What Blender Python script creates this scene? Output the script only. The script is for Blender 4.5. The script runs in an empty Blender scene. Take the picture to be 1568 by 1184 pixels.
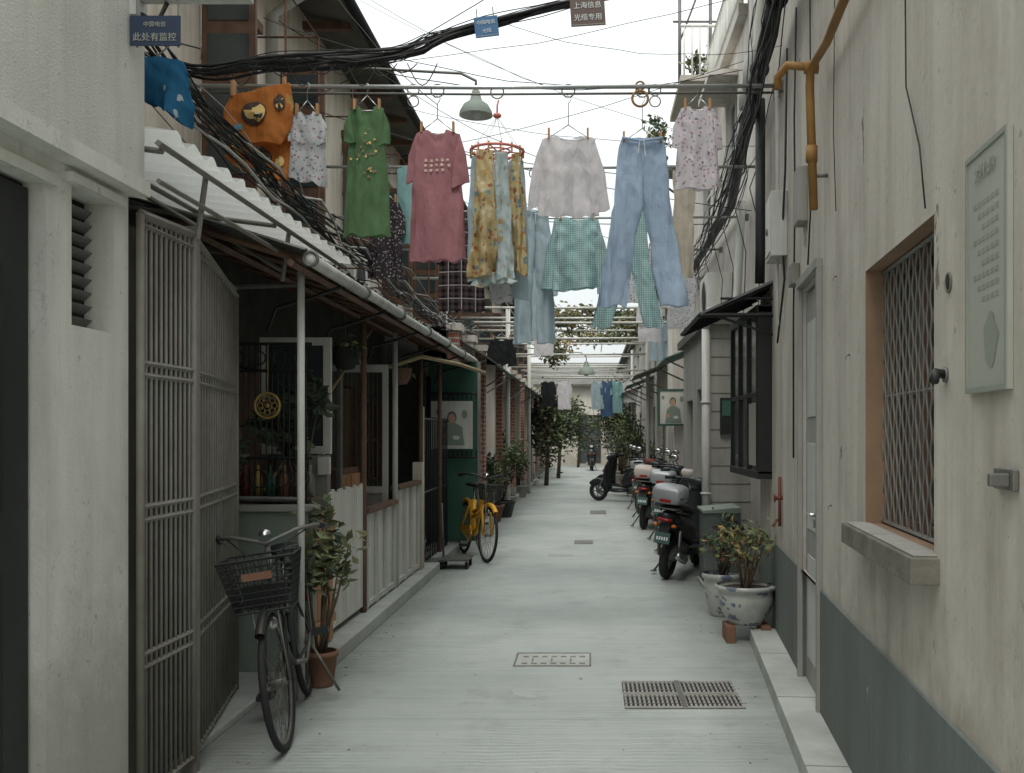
import bpy, math, random, bmesh
from mathutils import Vector, Matrix, noise
rnd=random.Random(11)
sc=bpy.context.scene
COL=sc.collection
def L(r,g,b):
    f=lambda c:(c/255/12.92) if c/255<=.04045 else ((c/255+.055)/1.055)**2.4
    return (f(r),f(g),f(b))
# ------------------------------------------------------------ materials
def _new(name):
    m=bpy.data.materials.new(name); m.use_nodes=True
    nt=m.node_tree; b=nt.nodes['Principled BSDF']; return m,nt,b
def _mul(c,k): return tuple(min(1,max(0,x*k)) for x in c[:3])+(1,)
def nz(nt,vec,scale,detail=4,rough=.6):
    n=nt.nodes.new('ShaderNodeTexNoise'); n.inputs['Scale'].default_value=scale
    n.inputs['Detail'].default_value=detail; n.inputs['Roughness'].default_value=rough
    nt.links.new(vec,n.inputs['Vector']); return n.outputs['Fac']
def ramp(nt,fac,a,b,ca=(0,0,0,1),cb=(1,1,1,1)):
    r=nt.nodes.new('ShaderNodeValToRGB'); r.color_ramp.elements[0].position=a; r.color_ramp.elements[1].position=b
    r.color_ramp.elements[0].color=ca; r.color_ramp.elements[1].color=cb
    nt.links.new(fac,r.inputs['Fac']); return r.outputs['Color']
def mixc(nt,fac,a,b,bt='MIX'):
    m=nt.nodes.new('ShaderNodeMix'); m.data_type='RGBA'; m.blend_type=bt
    for k,v in ((0,fac),(6,a),(7,b)):
        if isinstance(v,(float,int)): m.inputs[k].default_value=v
        elif isinstance(v,tuple): m.inputs[k].default_value=v if len(v)==4 else v+(1,)
        else: nt.links.new(v,m.inputs[k])
    return m.outputs[2]
def mth(nt,op,a,b=None):
    m=nt.nodes.new('ShaderNodeMath'); m.operation=op
    for k,v in ((0,a),(1,b)):
        if v is None: continue
        if isinstance(v,(float,int)): m.inputs[k].default_value=v
        else: nt.links.new(v,m.inputs[k])
    return m.outputs[0]
def mapping(nt,vec,s):
    m=nt.nodes.new('ShaderNodeMapping'); m.inputs['Scale'].default_value=s; nt.links.new(vec,m.inputs['Vector']); return m.outputs[0]
def objc(nt): return nt.nodes.new('ShaderNodeTexCoord').outputs['Object']
def M(name,col,rough=.75,var=.14,vs=2.5,bump=.15,bs=60,metal=0,dirt=None,da=.5,ds=1.5,streak=False,chips=None,cs=7,ct=.66,bd=.01,spec=.4,grime=None,crack=False,ga=.34):
    m,nt,b=_new(name); v=objc(nt)
    f=nz(nt,v,vs,4)
    c=mixc(nt,ramp(nt,f,.3,.7),_mul(col,1-var),_mul(col,1+var))
    if dirt:
        vv=mapping(nt,v,(4,4,.35)) if streak else v
        d=ramp(nt,nz(nt,vv,ds,5,.65),.42,.72)
        c=mixc(nt,mth(nt,'MULTIPLY',d,da),c,dirt)
    if grime:
        s=nt.nodes.new('ShaderNodeSeparateXYZ'); nt.links.new(v,s.inputs[0])
        hgt=mth(nt,'ADD',s.outputs[2],mth(nt,'MULTIPLY',nz(nt,v,2.2,5,.7),-1.9))
        gfac=ramp(nt,mth(nt,'MULTIPLY',hgt,-1.0),-.4,.5)
        c=mixc(nt,mth(nt,'MULTIPLY',gfac,.6),c,grime)
        bl=ramp(nt,nz(nt,mapping(nt,v,(1,1,.6)),.9,6,.7),.48,.64)
        c=mixc(nt,mth(nt,'MULTIPLY',bl,ga),c,grime)
        sp=ramp(nt,nz(nt,v,19,3,.6),.68,.72)
        c=mixc(nt,mth(nt,'MULTIPLY',sp,.45),c,_mul(grime,.75))
    h=nz(nt,v,bs,3)
    if chips:
        d=ramp(nt,nz(nt,mapping(nt,v,(1,1,.55)),cs,6,.62),ct,ct+.012)
        c=mixc(nt,d,c,chips)
        h=mth(nt,'SUBTRACT',h,d)
    if crack:
        w=nt.nodes.new('ShaderNodeTexNoise'); w.inputs['Scale'].default_value=1.1; w.inputs['Detail'].default_value=7; w.inputs['Roughness'].default_value=.55
        nt.links.new(mapping(nt,v,(1.6,1.6,.7)),w.inputs['Vector'])
        k=mth(nt,'LESS_THAN',mth(nt,'ABSOLUTE',mth(nt,'SUBTRACT',w.outputs['Fac'],.56)),.0012)
        c=mixc(nt,mth(nt,'MULTIPLY',k,.5),c,_mul(col,.5)); h=mth(nt,'SUBTRACT',h,k)
    nt.links.new(c,b.inputs['Base Color'])
    b.inputs['Roughness'].default_value=rough; b.inputs['Metallic'].default_value=metal
    b.inputs['Specular IOR Level'].default_value=spec
    if bump:
        bp=nt.nodes.new('ShaderNodeBump'); bp.inputs['Strength'].default_value=bump; bp.inputs['Distance'].default_value=bd
        nt.links.new(h,bp.inputs['Height']); nt.links.new(bp.outputs[0],b.inputs['Normal'])
    return m
def clothbase(name,trans=.35,bump=True):
    m=bpy.data.materials.new(name); m.use_nodes=True; nt=m.node_tree
    for n in list(nt.nodes): nt.nodes.remove(n)
    o=nt.nodes.new('ShaderNodeOutputMaterial'); mx=nt.nodes.new('ShaderNodeMixShader'); mx.inputs[0].default_value=trans
    d=nt.nodes.new('ShaderNodeBsdfDiffuse'); t=nt.nodes.new('ShaderNodeBsdfTranslucent')
    nt.links.new(d.outputs[0],mx.inputs[1]); nt.links.new(t.outputs[0],mx.inputs[2]); nt.links.new(mx.outputs[0],o.inputs[0])
    v=objc(nt)
    if bump:
        bp=nt.nodes.new('ShaderNodeBump'); bp.inputs['Strength'].default_value=.7; bp.inputs['Distance'].default_value=.03
        nt.links.new(nz(nt,mapping(nt,v,(1.8,1,.55)),13,4),bp.inputs['Height']); nt.links.new(bp.outputs[0],d.inputs['Normal'])
    def fin(c):
        c=mixc(nt,.3,c,ramp(nt,nz(nt,v,5,3),.2,.8,(.78,.78,.78,1),(1,1,1,1)),'MULTIPLY')
        nt.links.new(c,d.inputs[0]); nt.links.new(c,t.inputs[0])
    return m,nt,v,fin
def cloth(name,col,trans=.35,bump=True):
    m,nt,v,fin=clothbase(name,trans,bump); fin(mixc(nt,nz(nt,v,40,2),_mul(col,.92),_mul(col,1.08))); return m
def cloth_check(name,c1,c2,per,c3=None):
    m,nt,v,fin=clothbase(name)
    s=nt.nodes.new('ShaderNodeSeparateXYZ'); nt.links.new(v,s.inputs[0])
    a=mth(nt,'LESS_THAN',mth(nt,'FRACT',mth(nt,'MULTIPLY',s.outputs[0],1/per)),.5)
    b=mth(nt,'LESS_THAN',mth(nt,'FRACT',mth(nt,'MULTIPLY',s.outputs[2],1/per)),.5)
    f=mth(nt,'MULTIPLY',mth(nt,'ADD',a,b),.5)
    c=mixc(nt,f,c1+(1,),c2+(1,))
    if c3:
        a=mth(nt,'LESS_THAN',mth(nt,'FRACT',mth(nt,'MULTIPLY',s.outputs[0],.5/per)),.07)
        b=mth(nt,'LESS_THAN',mth(nt,'FRACT',mth(nt,'MULTIPLY',s.outputs[2],.5/per)),.07)
        c=mixc(nt,mth(nt,'MAXIMUM',a,b),c,c3+(1,))
    fin(c); return m
def cloth_floral(name,base,cols,scale,thr=.35,stretch=(1,1,1),jit=.9):
    m,nt,v,fin=clothbase(name)
    w=nt.nodes.new('ShaderNodeTexVoronoi'); w.inputs['Scale'].default_value=scale
    dv=nt.nodes.new('ShaderNodeVectorMath'); dv.operation='ADD'
    nn=nt.nodes.new('ShaderNodeTexNoise'); nn.inputs['Scale'].default_value=scale*1.6; nt.links.new(v,nn.inputs['Vector'])
    sc_=nt.nodes.new('ShaderNodeVectorMath'); sc_.operation='SCALE'; sc_.inputs['Scale'].default_value=jit/scale; nt.links.new(nn.outputs['Color'],sc_.inputs[0])
    nt.links.new(mapping(nt,v,stretch),dv.inputs[0]); nt.links.new(sc_.outputs[0],dv.inputs[1]); nt.links.new(dv.outputs[0],w.inputs['Vector'])
    s=nt.nodes.new('ShaderNodeSeparateColor'); nt.links.new(w.outputs['Color'],s.inputs[0])
    r=nt.nodes.new('ShaderNodeValToRGB'); r.color_ramp.interpolation='CONSTANT'
    el=r.color_ramp.elements
    while len(el)<len(cols): el.new(.5)
    for i,c in enumerate(cols): el[i].position=i/len(cols); 
    for i,c in enumerate(cols): el[i].color=c+(1,)
    nt.links.new(s.outputs[0],r.inputs[0])
    f=mth(nt,'LESS_THAN',w.outputs['Distance'],thr)
    fin(mixc(nt,f,base+(1,),r.outputs[0])); return m
def brickmat():
    m,nt,b=_new('brick'); v=objc(nt)
    s=nt.nodes.new('ShaderNodeSeparateXYZ'); nt.links.new(v,s.inputs[0])
    cb=nt.nodes.new('ShaderNodeCombineXYZ'); nt.links.new(mth(nt,'ADD',s.outputs[0],s.outputs[1]),cb.inputs[0]); nt.links.new(s.outputs[2],cb.inputs[1])
    t=nt.nodes.new('ShaderNodeTexBrick'); nt.links.new(cb.outputs[0],t.inputs['Vector'])
    t.inputs['Scale'].default_value=1; t.inputs['Brick Width'].default_value=.24; t.inputs['Row Height'].default_value=.075; t.inputs['Mortar Size'].default_value=.01
    t.inputs['Color1'].default_value=L(168,108,88)+(1,); t.inputs['Color2'].default_value=L(140,88,72)+(1,); t.inputs['Mortar'].default_value=L(176,170,160)+(1,)
    c=mixc(nt,mth(nt,'MULTIPLY',ramp(nt,nz(nt,v,3,4),.4,.7),.4),t.outputs[0],L(100,90,84)+(1,))
    nt.links.new(c,b.inputs['Base Color']); b.inputs['Roughness'].default_value=.9
    return m
def groundmat():
    m,nt,b=_new('concrete_paving'); v=objc(nt)
    s=nt.nodes.new('ShaderNodeSeparateXYZ'); nt.links.new(v,s.inputs[0])
    big=ramp(nt,nz(nt,v,.5,6,.6),.3,.7)
    c=mixc(nt,big,L(158,165,161)+(1,),L(190,196,191)+(1,))
    st=ramp(nt,nz(nt,mapping(nt,v,(.35,9,1)),2.2,5,.7),.3,.72)
    c=mixc(nt,mth(nt,'MULTIPLY',st,.42),c,L(130,138,135)+(1,))
    yy=mth(nt,'ADD',s.outputs[1],mth(nt,'MULTIPLY',nz(nt,v,.9,4,.7),.16))
    g=mth(nt,'SINE',mth(nt,'MULTIPLY',yy,2*math.pi/.05))
    patch=ramp(nt,nz(nt,v,1.4,4,.7),.38,.62)
    g=mth(nt,'MULTIPLY',mth(nt,'MULTIPLY',g,nz(nt,mapping(nt,v,(2,6,1)),3,3)),patch)
    c=mixc(nt,mth(nt,'MULTIPLY',ramp(nt,g,.12,.45),.3),c,L(114,122,119)+(1,))
    j=mth(nt,'LESS_THAN',mth(nt,'FRACT',mth(nt,'MULTIPLY',mth(nt,'ADD',s.outputs[1],.6),1/6.)),.002)
    c=mixc(nt,mth(nt,'MULTIPLY',j,.4),c,L(95,102,100)+(1,))
    d=ramp(nt,nz(nt,v,2.3,7,.7),.54,.7)
    c=mixc(nt,mth(nt,'MULTIPLY',d,.42),c,L(120,125,119)+(1,))
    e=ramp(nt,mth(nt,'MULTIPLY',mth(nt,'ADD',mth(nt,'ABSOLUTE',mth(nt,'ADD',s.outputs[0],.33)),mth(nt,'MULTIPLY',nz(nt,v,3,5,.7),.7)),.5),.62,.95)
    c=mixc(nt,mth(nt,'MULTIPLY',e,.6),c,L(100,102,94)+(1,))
    sp=ramp(nt,nz(nt,v,26,2,.5),.74,.76)
    c=mixc(nt,mth(nt,'MULTIPLY',sp,.6),c,L(92,94,90)+(1,))
    sp=ramp(nt,nz(nt,v,7,4,.6),.73,.75)
    c=mixc(nt,mth(nt,'MULTIPLY',sp,.35),c,L(212,214,210)+(1,))
    nt.links.new(c,b.inputs['Base Color'])
    nt.links.new(ramp(nt,nz(nt,v,1.1,4),.3,.7,(.5,.5,.5,1),(.8,.8,.8,1)),b.inputs['Roughness'])
    bp=nt.nodes.new('ShaderNodeBump'); bp.inputs['Strength'].default_value=.4; bp.inputs['Distance'].default_value=.006
    nt.links.new(mth(nt,'ADD',g,mth(nt,'MULTIPLY',nz(nt,v,60,4),.9)),bp.inputs['Height']); nt.links.new(bp.outputs[0],b.inputs['Normal'])
    return m
m_ground=groundmat(); m_brick=brickmat()
m_earth=M('ground_soil',L(120,122,118),vs=1)
m_wallL=M('white_stucco',L(210,209,201),.9,.06,1.5,.25,60,dirt=L(164,162,150)+(1,),da=.42,ds=1.2,streak=True,chips=L(140,136,126)+(1,),cs=4,ct=.715,grime=L(146,145,132)+(1,),crack=True)
m_wallLu=M('grey_roughcast',L(206,205,198),.95,.06,2,.55,120,dirt=L(164,163,152)+(1,),da=.4,streak=True,bd=.008,grime=L(164,164,154)+(1,))
m_wallR=M('aged_cream_plaster',L(194,188,177),.9,.05,1.6,.2,28,dirt=L(146,138,124)+(1,),da=.62,ds=1.1,streak=True,chips=L(122,110,98)+(1,),cs=3.6,ct=.685,bd=.012,grime=L(132,124,110)+(1,),crack=True,ga=.45)
m_dado=M('green_grey_dado',L(102,109,105),.8,.1,2,.15,50,dirt=L(78,82,76)+(1,),da=.6,streak=True,chips=L(144,143,134)+(1,),ct=.67)
m_reveal=M('brown_reveal',L(140,114,92),.85,.15,4,.2,60,dirt=L(108,88,72)+(1,),da=.5)
m_step=M('step_concrete',L(178,182,176),.8,.1,2,.2,60,dirt=L(116,117,109)+(1,),da=.6)
m_sill=M('sill_stone',L(116,112,102),.9,.2,6,.5,40,dirt=L(78,76,68)+(1,),da=.7,ds=7)
m_white=M('white_paint',L(208,208,201),.6,.07,4,.1,60,dirt=L(152,147,134)+(1,),da=.5,streak=True)
m_wpipe=M('white_pipe',L(190,191,185),.5,.08,5,.05,60,dirt=L(130,126,114)+(1,),da=.55,streak=True)
m_steel=M('grey_steel',L(112,114,110),.5,.2,9,.1,80,metal=.4,dirt=L(92,72,56)+(1,),da=.5)
m_bar=M('gate_bar_paint',L(124,122,114),.6,.15,9,.1,80,dirt=L(88,76,64)+(1,),da=.55)
m_gback=M('gate_backing',L(70,68,62),.8,.25,4,.2,40,dirt=L(46,43,38)+(1,),da=.5,streak=True)
m_dark=M('dark_interior',L(32,34,32),.8,.3,3,.1,20)
m_black=M('black_paint',L(34,37,36),.5,.2,5,.05,60)
m_rubber=M('black_rubber',L(34,34,35),.75,.2,20,.2,90)
m_cable=M('cable_black',L(36,37,36),.6,.25,9,0)
m_chrome=M('chrome',L(176,178,176),.28,.1,9,0,metal=1)
m_alum=M('aluminium_pole',L(186,190,190),.35,.12,8,.05,60,metal=.7)
m_wood=M('brown_wood',L(112,86,70),.75,.25,9,.3,40,dirt=L(64,52,42)+(1,),da=.5,streak=True)
m_owood=M('orange_wood',L(176,130,94),.7,.18,7,.2,50,dirt=L(120,88,64)+(1,),da=.5,streak=True)
m_rust=M('rust_iron',L(112,82,66),.85,.3,14,.4,60)
m_yel=M('yellow_gas_pipe',L(148,110,58),.55,.18,8,.1,50,dirt=L(104,74,46)+(1,),da=.7)
m_yelbike=M('yellow_bike_paint',L(222,166,52),.4,.08,5,0)
m_roofd=M('slate_roof_sheet',L(98,98,92),.85,.25,4,.4,30,dirt=L(60,58,53)+(1,),da=.6)
m_cream=M('cream_render',L(208,199,184),.9,.1,1.3,.2,40,dirt=L(146,136,122)+(1,),da=.6,streak=True,grime=L(150,140,124)+(1,))
m_grey=M('grey_block',L(154,153,147),.9,.12,2,.3,40,dirt=L(110,108,100)+(1,),da=.5,streak=True)
m_pale=M('pale_render',L(210,205,197),.9,.07,1.3,.2,40,dirt=L(158,151,139)+(1,),da=.5,streak=True,grime=L(158,150,136)+(1,))
m_green=M('pale_green_paint',L(136,147,137),.7,.12,3,.15,40,dirt=L(92,100,90)+(1,),da=.5)
m_dgreen=M('dark_green_paint',L(56,96,82),.6,.15,3,.1,40,dirt=L(42,62,54)+(1,),da=.5)
m_glass=M('window_glass',L(60,68,70),.12,.25,1.5,.02,3,spec=.8)
m_silver=M('silver_plastic',L(152,156,158),.4,.08,5,0,metal=.3)
m_red=M('red_paint',L(112,56,48),.6,.2,8,.1,50,dirt=L(76,52,46)+(1,),da=.6)
m_redlens=M('red_lens',L(140,30,26),.3,.1,8,0)
m_amber=M('amber_lens',L(200,110,40),.3,.1,8,0)
m_bluebody=M('dark_body_paint',L(42,44,48),.35,.1,5,0)
m_wbody=M('pale_body_paint',L(176,168,160),.4,.06,5,0)
m_terra=M('terracotta',L(122,88,70),.85,.15,6,.2,50,dirt=L(88,74,62)+(1,),da=.5)
m_bluesign=M('blue_sign',L(62,106,148),.5,.06,5,0)
m_navysign=M('navy_sign',L(44,58,80),.5,.08,5,0)
m_plate=M('green_plate',L(62,92,84),.5,.08,5,0)
m_brownsign=M('brown_sign',L(94,78,70),.5,.1,5,0)
m_letter=M('letter_white',L(210,214,214),.6,.03,5,0)
m_plaque=M('plaque_face',L(162,163,152),.55,.05,4,.05,40,dirt=L(138,137,124)+(1,),da=.6)
m_plaqued=M('plaque_mark',L(136,142,130),.6,.06,5,0)
m_coral=M('coral_plastic',L(206,122,110),.4,.06,5,0)
m_peg=M('wood_peg',L(170,128,86),.7,.1,5,0)
m_skin=M('skin_print',L(190,154,130),.6,.05,5,0)
m_soil=M('pot_soil',L(58,48,40),.95,.3,20,.5,30)
m_bark=M('bark',L(86,74,60),.9,.25,10,.5,30)
m_gold=M('gold_ornament',L(160,136,82),.45,.15,10,.1,60,metal=.4)
m_bamboo=M('bamboo',L(150,136,104),.7,.2,10,.2,40)
m_roofw=cloth('translucent_corrugated_sheet',L(230,231,226),.6,False)
def leafm(n,c): return M(n,c,.6,.3,6,0)
m_lf=[leafm('leaf_dark',L(54,64,48)),leafm('leaf_mid',L(78,91,64)),leafm('leaf_light',L(116,127,88)),leafm('leaf_olive',L(98,98,66))]
m_lfr=[leafm('leaf_red',L(134,92,70)),leafm('leaf_ochre',L(150,126,82))]+m_lf[1:3]
def porcelain():
    m,nt,b=_new('blue_white_porcelain'); v=objc(nt)
    w=nt.nodes.new('ShaderNodeTexVoronoi'); w.inputs['Scale'].default_value=6.5
    dv=nt.nodes.new('ShaderNodeVectorMath'); nn=nt.nodes.new('ShaderNodeTexNoise'); nn.inputs['Scale'].default_value=16; nt.links.new(v,nn.inputs['Vector'])
    s=nt.nodes.new('ShaderNodeVectorMath'); s.operation='SCALE'; s.inputs['Scale'].default_value=.16; nt.links.new(nn.outputs['Color'],s.inputs[0])
    nt.links.new(mapping(nt,v,(1,1,1.6)),dv.inputs[0]); nt.links.new(s.outputs[0],dv.inputs[1]); nt.links.new(dv.outputs[0],w.inputs['Vector'])
    f=mth(nt,'LESS_THAN',w.outputs['Distance'],.34)
    c=mixc(nt,mth(nt,'MULTIPLY',f,.8),L(172,175,168)+(1,),L(60,76,108)+(1,))
    c=mixc(nt,mth(nt,'MULTIPLY',ramp(nt,nz(nt,v,6,5,.7),.5,.7),.4),c,L(128,122,106)+(1,))
    nt.links.new(c,b.inputs['Base Color']); b.inputs['Roughness'].default_value=.3
    return m
m_porc=porcelain()
# ------------------------------------------------------------ mesh builder
class MB:
    def __init__(s,name,parent=None,mtx=None): s.name=name; s.v=[];s.f=[];s.mi=[];s.sm=[];s.mats=[];s.parent=parent;s.mtx=mtx
    def m(s,mat):
        if mat not in s.mats: s.mats.append(mat)
        return s.mats.index(mat)
    def add(s,vs,fs,mat,sm=False):
        o=len(s.v); k=s.m(mat)
        for p in vs:
            p=Vector(p); s.v.append(s.mtx@p if s.mtx else p)
        for f in fs: s.f.append([i+o for i in f]); s.mi.append(k); s.sm.append(sm)
    def box(s,a,b,mat):
        x0,y0,z0=a;x1,y1,z1=b
        s.add([(x0,y0,z0),(x1,y0,z0),(x1,y1,z0),(x0,y1,z0),(x0,y0,z1),(x1,y0,z1),(x1,y1,z1),(x0,y1,z1)],
              [(0,3,2,1),(4,5,6,7),(0,1,5,4),(1,2,6,5),(2,3,7,6),(3,0,4,7)],mat)
    def quad(s,a,b,c,d,mat): s.add([a,b,c,d],[(0,1,2,3)],mat)
    def poly(s,pts,mat): s.add(pts,[tuple(range(len(pts)))],mat)
    def prism(s,pts,off,mat):
        n=len(pts); off=Vector(off); q=[Vector(p) for p in pts]; 
        s.add(q+[p+off for p in q],[tuple(range(n-1,-1,-1)),tuple(range(n,2*n))]+[(i,(i+1)%n,n+(i+1)%n,n+i) for i in range(n)],mat)
    def tube(s,pts,r,mat,n=6,cap=True,rr=None):
        pts=[Vector(p) for p in pts]; vs=[]; fs=[]
        up=None
        for i,p in enumerate(pts):
            t=(pts[min(i+1,len(pts)-1)]-pts[max(i-1,0)])
            if t.length<1e-9: t=Vector((0,0,1))
            t.normalize()
            if up is None:
                up=Vector((0,0,1)) if abs(t.z)<.9 else Vector((1,0,0))
            a=(up-t*up.dot(t)); 
            if a.length<1e-6: a=t.orthogonal()
            a.normalize(); b=t.cross(a); up=a
            q=rr[i] if rr else r
            for k in range(n):
                an=2*math.pi*k/n; vs.append(p+(a*math.cos(an)+b*math.sin(an))*q)
        for i in range(len(pts)-1):
            for k in range(n): fs.append((i*n+k,i*n+(k+1)%n,(i+1)*n+(k+1)%n,(i+1)*n+k))
        if cap: fs.append(tuple(range(n-1,-1,-1))); fs.append(tuple(range(len(vs)-n,len(vs))))
        s.add(vs,fs,mat,n>4)
    def cyl(s,p,q,r,mat,n=10,r2=None): s.tube([p,q],r,mat,n,True,[r,r if r2 is None else r2])
    def bar(s,p,q,w,mat): s.tube([p,q],w*.7,mat,4)
    def torus(s,c,ax,R,r,mat,n=28,m=8,a0=0,a1=2*math.pi,flat=1):
        c=Vector(c);ax=Vector(ax).normalized(); u=ax.orthogonal().normalized()
        if abs(ax.z)<.9: u=(Vector((0,0,1))-ax*ax.z).normalized()
        w=ax.cross(u); full=abs(a1-a0-2*math.pi)<1e-6; vs=[];fs=[]
        N=n if full else n+1
        for i in range(N):
            a=a0+(a1-a0)*i/n; d=u*math.cos(a)+w*math.sin(a)
            for k in range(m):
                b=2*math.pi*k/m; vs.append(c+d*(R+r*math.cos(b))+ax*r*flat*math.sin(b))
        for i in range(n):
            j=(i+1)%N
            for k in range(m): fs.append((i*m+k,i*m+(k+1)%m,j*m+(k+1)%m,j*m+k))
        s.add(vs,fs,mat,True)
    def lathe(s,c,prof,mat,n=24,ax='z'):
        vs=[];fs=[]
        for r,z in prof:
            for k in range(n):
                a=2*math.pi*k/n; p=(r*math.cos(a),r*math.sin(a),z) if ax=='z' else (r*math.cos(a),z,r*math.sin(a))
                vs.append(Vector(c)+Vector(p))
        for i in range(len(prof)-1):
            for k in range(n): fs.append((i*n+k,i*n+(k+1)%n,(i+1)*n+(k+1)%n,(i+1)*n+k))
        s.add(vs,fs,mat,True)
    def loft(s,rings,mat,sm=True):
        n=len(rings[0]); vs=[p for r in rings for p in r]; fs=[]
        for i in range(len(rings)-1):
            for k in range(n): fs.append((i*n+k,i*n+(k+1)%n,(i+1)*n+(k+1)%n,(i+1)*n+k))
        fs.append(tuple(range(n-1,-1,-1))); fs.append(tuple(range(len(vs)-n,len(vs))))
        s.add(vs,fs,mat,sm)
    def ell(s,c,r,mat,n=14):
        rings=[]
        for j in range(n//2+1):
            a=math.pi*j/(n//2); rings.append((max(math.sin(a),.02),-math.cos(a)))
        s.loft([[(c[0]+r[0]*q*math.cos(2*math.pi*k/n),c[1]+r[1]*q*math.sin(2*math.pi*k/n),c[2]+r[2]*z) for k in range(n)] for q,z in rings],mat)
    def done(s,bevel=0,recalc=True,center=True):
        me=bpy.data.meshes.new(s.name); 
        o=Vector((0,0,0))
        if center and not s.parent and s.v:
            xs=[p.x for p in s.v];ys=[p.y for p in s.v];zs=[p.z for p in s.v]
            o=Vector(((min(xs)+max(xs))/2,(min(ys)+max(ys))/2,min(zs)))
        me.from_pydata([p-o for p in s.v],[],s.f)
        for mt in s.mats: me.materials.append(mt)
        me.polygons.foreach_set('material_index',s.mi); me.polygons.foreach_set('use_smooth',s.sm)
        if recalc:
            bm=bmesh.new(); bm.from_mesh(me); bmesh.ops.recalc_face_normals(bm,faces=bm.faces); bm.to_mesh(me); bm.free()
        me.update()
        ob=bpy.data.objects.new(s.name,me); ob.location=o; COL.objects.link(ob)
        if s.parent: ob.parent=s.parent
        if bevel:
            b=ob.modifiers.new('bevel','BEVEL'); b.width=bevel; b.segments=2; b.limit_method='ANGLE'; b.angle_limit=math.radians(40)
        return ob
def empty(name,loc=(0,0,0)):
    e=bpy.data.objects.new(name,None); COL.objects.link(e); e.location=loc; return e
def text(name,body,size,loc,rot,mat,parent,ax='CENTER'):
    c=bpy.data.curves.new(name,'FONT'); c.body=body; c.size=size; c.align_x=ax; c.align_y='CENTER'; c.extrude=.0008
    c.materials.append(mat); o=bpy.data.objects.new(name,c); COL.objects.link(o); o.location=Vector(loc)-parent.location; o.rotation_euler=rot; o.parent=parent; return o
def wall(mb,s0,s1,z0,z1,ops,mat,rmat=None,depth=.12,back=None,th=.3,dx=0):
    S=sorted({s0,s1}|{v for o in ops for v in o[:2]}); Z=sorted({z0,z1}|{v for o in ops for v in o[2:4]})
    S=[v for v in S if s0<=v<=s1]; Z=[v for v in Z if z0<=v<=z1]
    for i in range(len(S)-1):
        for j in range(len(Z)-1):
            cs=(S[i]+S[i+1])/2; cz=(Z[j]+Z[j+1])/2
            if any(o[0]<cs<o[1] and o[2]<cz<o[3] for o in ops): continue
            mb.quad((S[i],dx,Z[j]),(S[i+1],dx,Z[j]),(S[i+1],dx,Z[j+1]),(S[i],dx,Z[j+1]),mat)
    for o in ops:
        a,b,c,d=o[:4]; D=o[4] if len(o)>4 else depth; q=o[5] if len(o)>5 else (rmat or mat)
        mb.quad((a,dx,c),(a,dx-D,c),(a,dx-D,d),(a,dx,d),q); mb.quad((b,dx,c),(b,dx-D,c),(b,dx-D,d),(b,dx,d),q)
        mb.quad((a,dx,d),(b,dx,d),(b,dx-D,d),(a,dx-D,d),q); mb.quad((a,dx,c),(b,dx,c),(b,dx-D,c),(a,dx-D,c),q)
        mb.quad((a,dx-D,c),(b,dx-D,c),(b,dx-D,d),(a,dx-D,d),back or m_dark)
    mb.quad((s0,dx,z0),(s0,dx-th,z0),(s0,dx-th,z1),(s0,dx,z1),mat); mb.quad((s1,dx,z0),(s1,dx-th,z0),(s1,dx-th,z1),(s1,dx,z1),mat)
    mb.quad((s0,dx,z1),(s1,dx,z1),(s1,dx-th,z1),(s0,dx-th,z1),mat)
def frameM(ox,oy,d,n): return Matrix(((d[0],n[0],0,ox),(d[1],n[1],0,oy),(0,0,1,0),(0,0,0,1)))
def LW(X): return frameM(X,0,(0,1),(1,0))
def RWm(X): return frameM(X,0,(0,1),(-1,0))
RN=frameM(.79,0,(.0797,.9968),(-.9968,.0797))
def window(mb,a,b,c,d,y,fm,gm=None,nv=2,nh=2,w=.04):
    gm=gm or m_glass
    mb.box((a+.01,y-.02,c+.01),(b-.01,y,d-.01),gm)
    for k in range(nv+1):
        x=a+(b-a-w)*k/nv; mb.box((x,y+.001,c),(x+w,y+.03,d),fm)
    for k in range(nh+1):
        z=c+(d-c-w)*k/nh; mb.box((a+.002,y+.004,z),(b-.002,y+.027,z+w),fm)
def wob(p,q,n,sag,j,seed):
    p=Vector(p);q=Vector(q); o=[]
    for i in range(n+1):
        t=i/n; a=p.lerp(q,t); a.z-=sag*4*t*(1-t)
        o.append(a+noise.noise_vector(Vector((t*n*.45,seed*3.1,.5)))*j)
    return o
# ------------------------------------------------------------ ground
g=MB('ground'); g.quad((-90,-60,0),(90,-60,0),(90,140,0),(-90,140,0),m_earth); g.done(recalc=False,center=False)
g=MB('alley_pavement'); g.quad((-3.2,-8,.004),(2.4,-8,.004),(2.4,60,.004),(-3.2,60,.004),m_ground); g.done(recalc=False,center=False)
g=MB('left_kerb')
g.box((-2.3,4.6,0),(-1.9,6.3,.05),m_step); g.box((-2.0,6.3,0),(-1.7,11.2,.11),m_step)
y=11.6
while y<44:
    g.box((-2.1,y,0),(-1.72+rnd.uniform(-.05,.05),y+1.6,.12),m_step); y+=2.1
g.done(bevel=.012)
g=MB('doorstep',mtx=RN); g.box((.5,-.02,0),(7.45,.2,.1),m_step); 
for s in (3.2,4.35,5.5,6.6): g.box((s,-.01,.1),(s+.008,.201,.1012),m_sill)
g.done(bevel=.01)
g=MB('drain_grate')
x0,x1,y0,y1=.19,.87,5.6,6.2
g.box((x0,y0,.004),(x1,y1,.008),m_dark)
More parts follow.
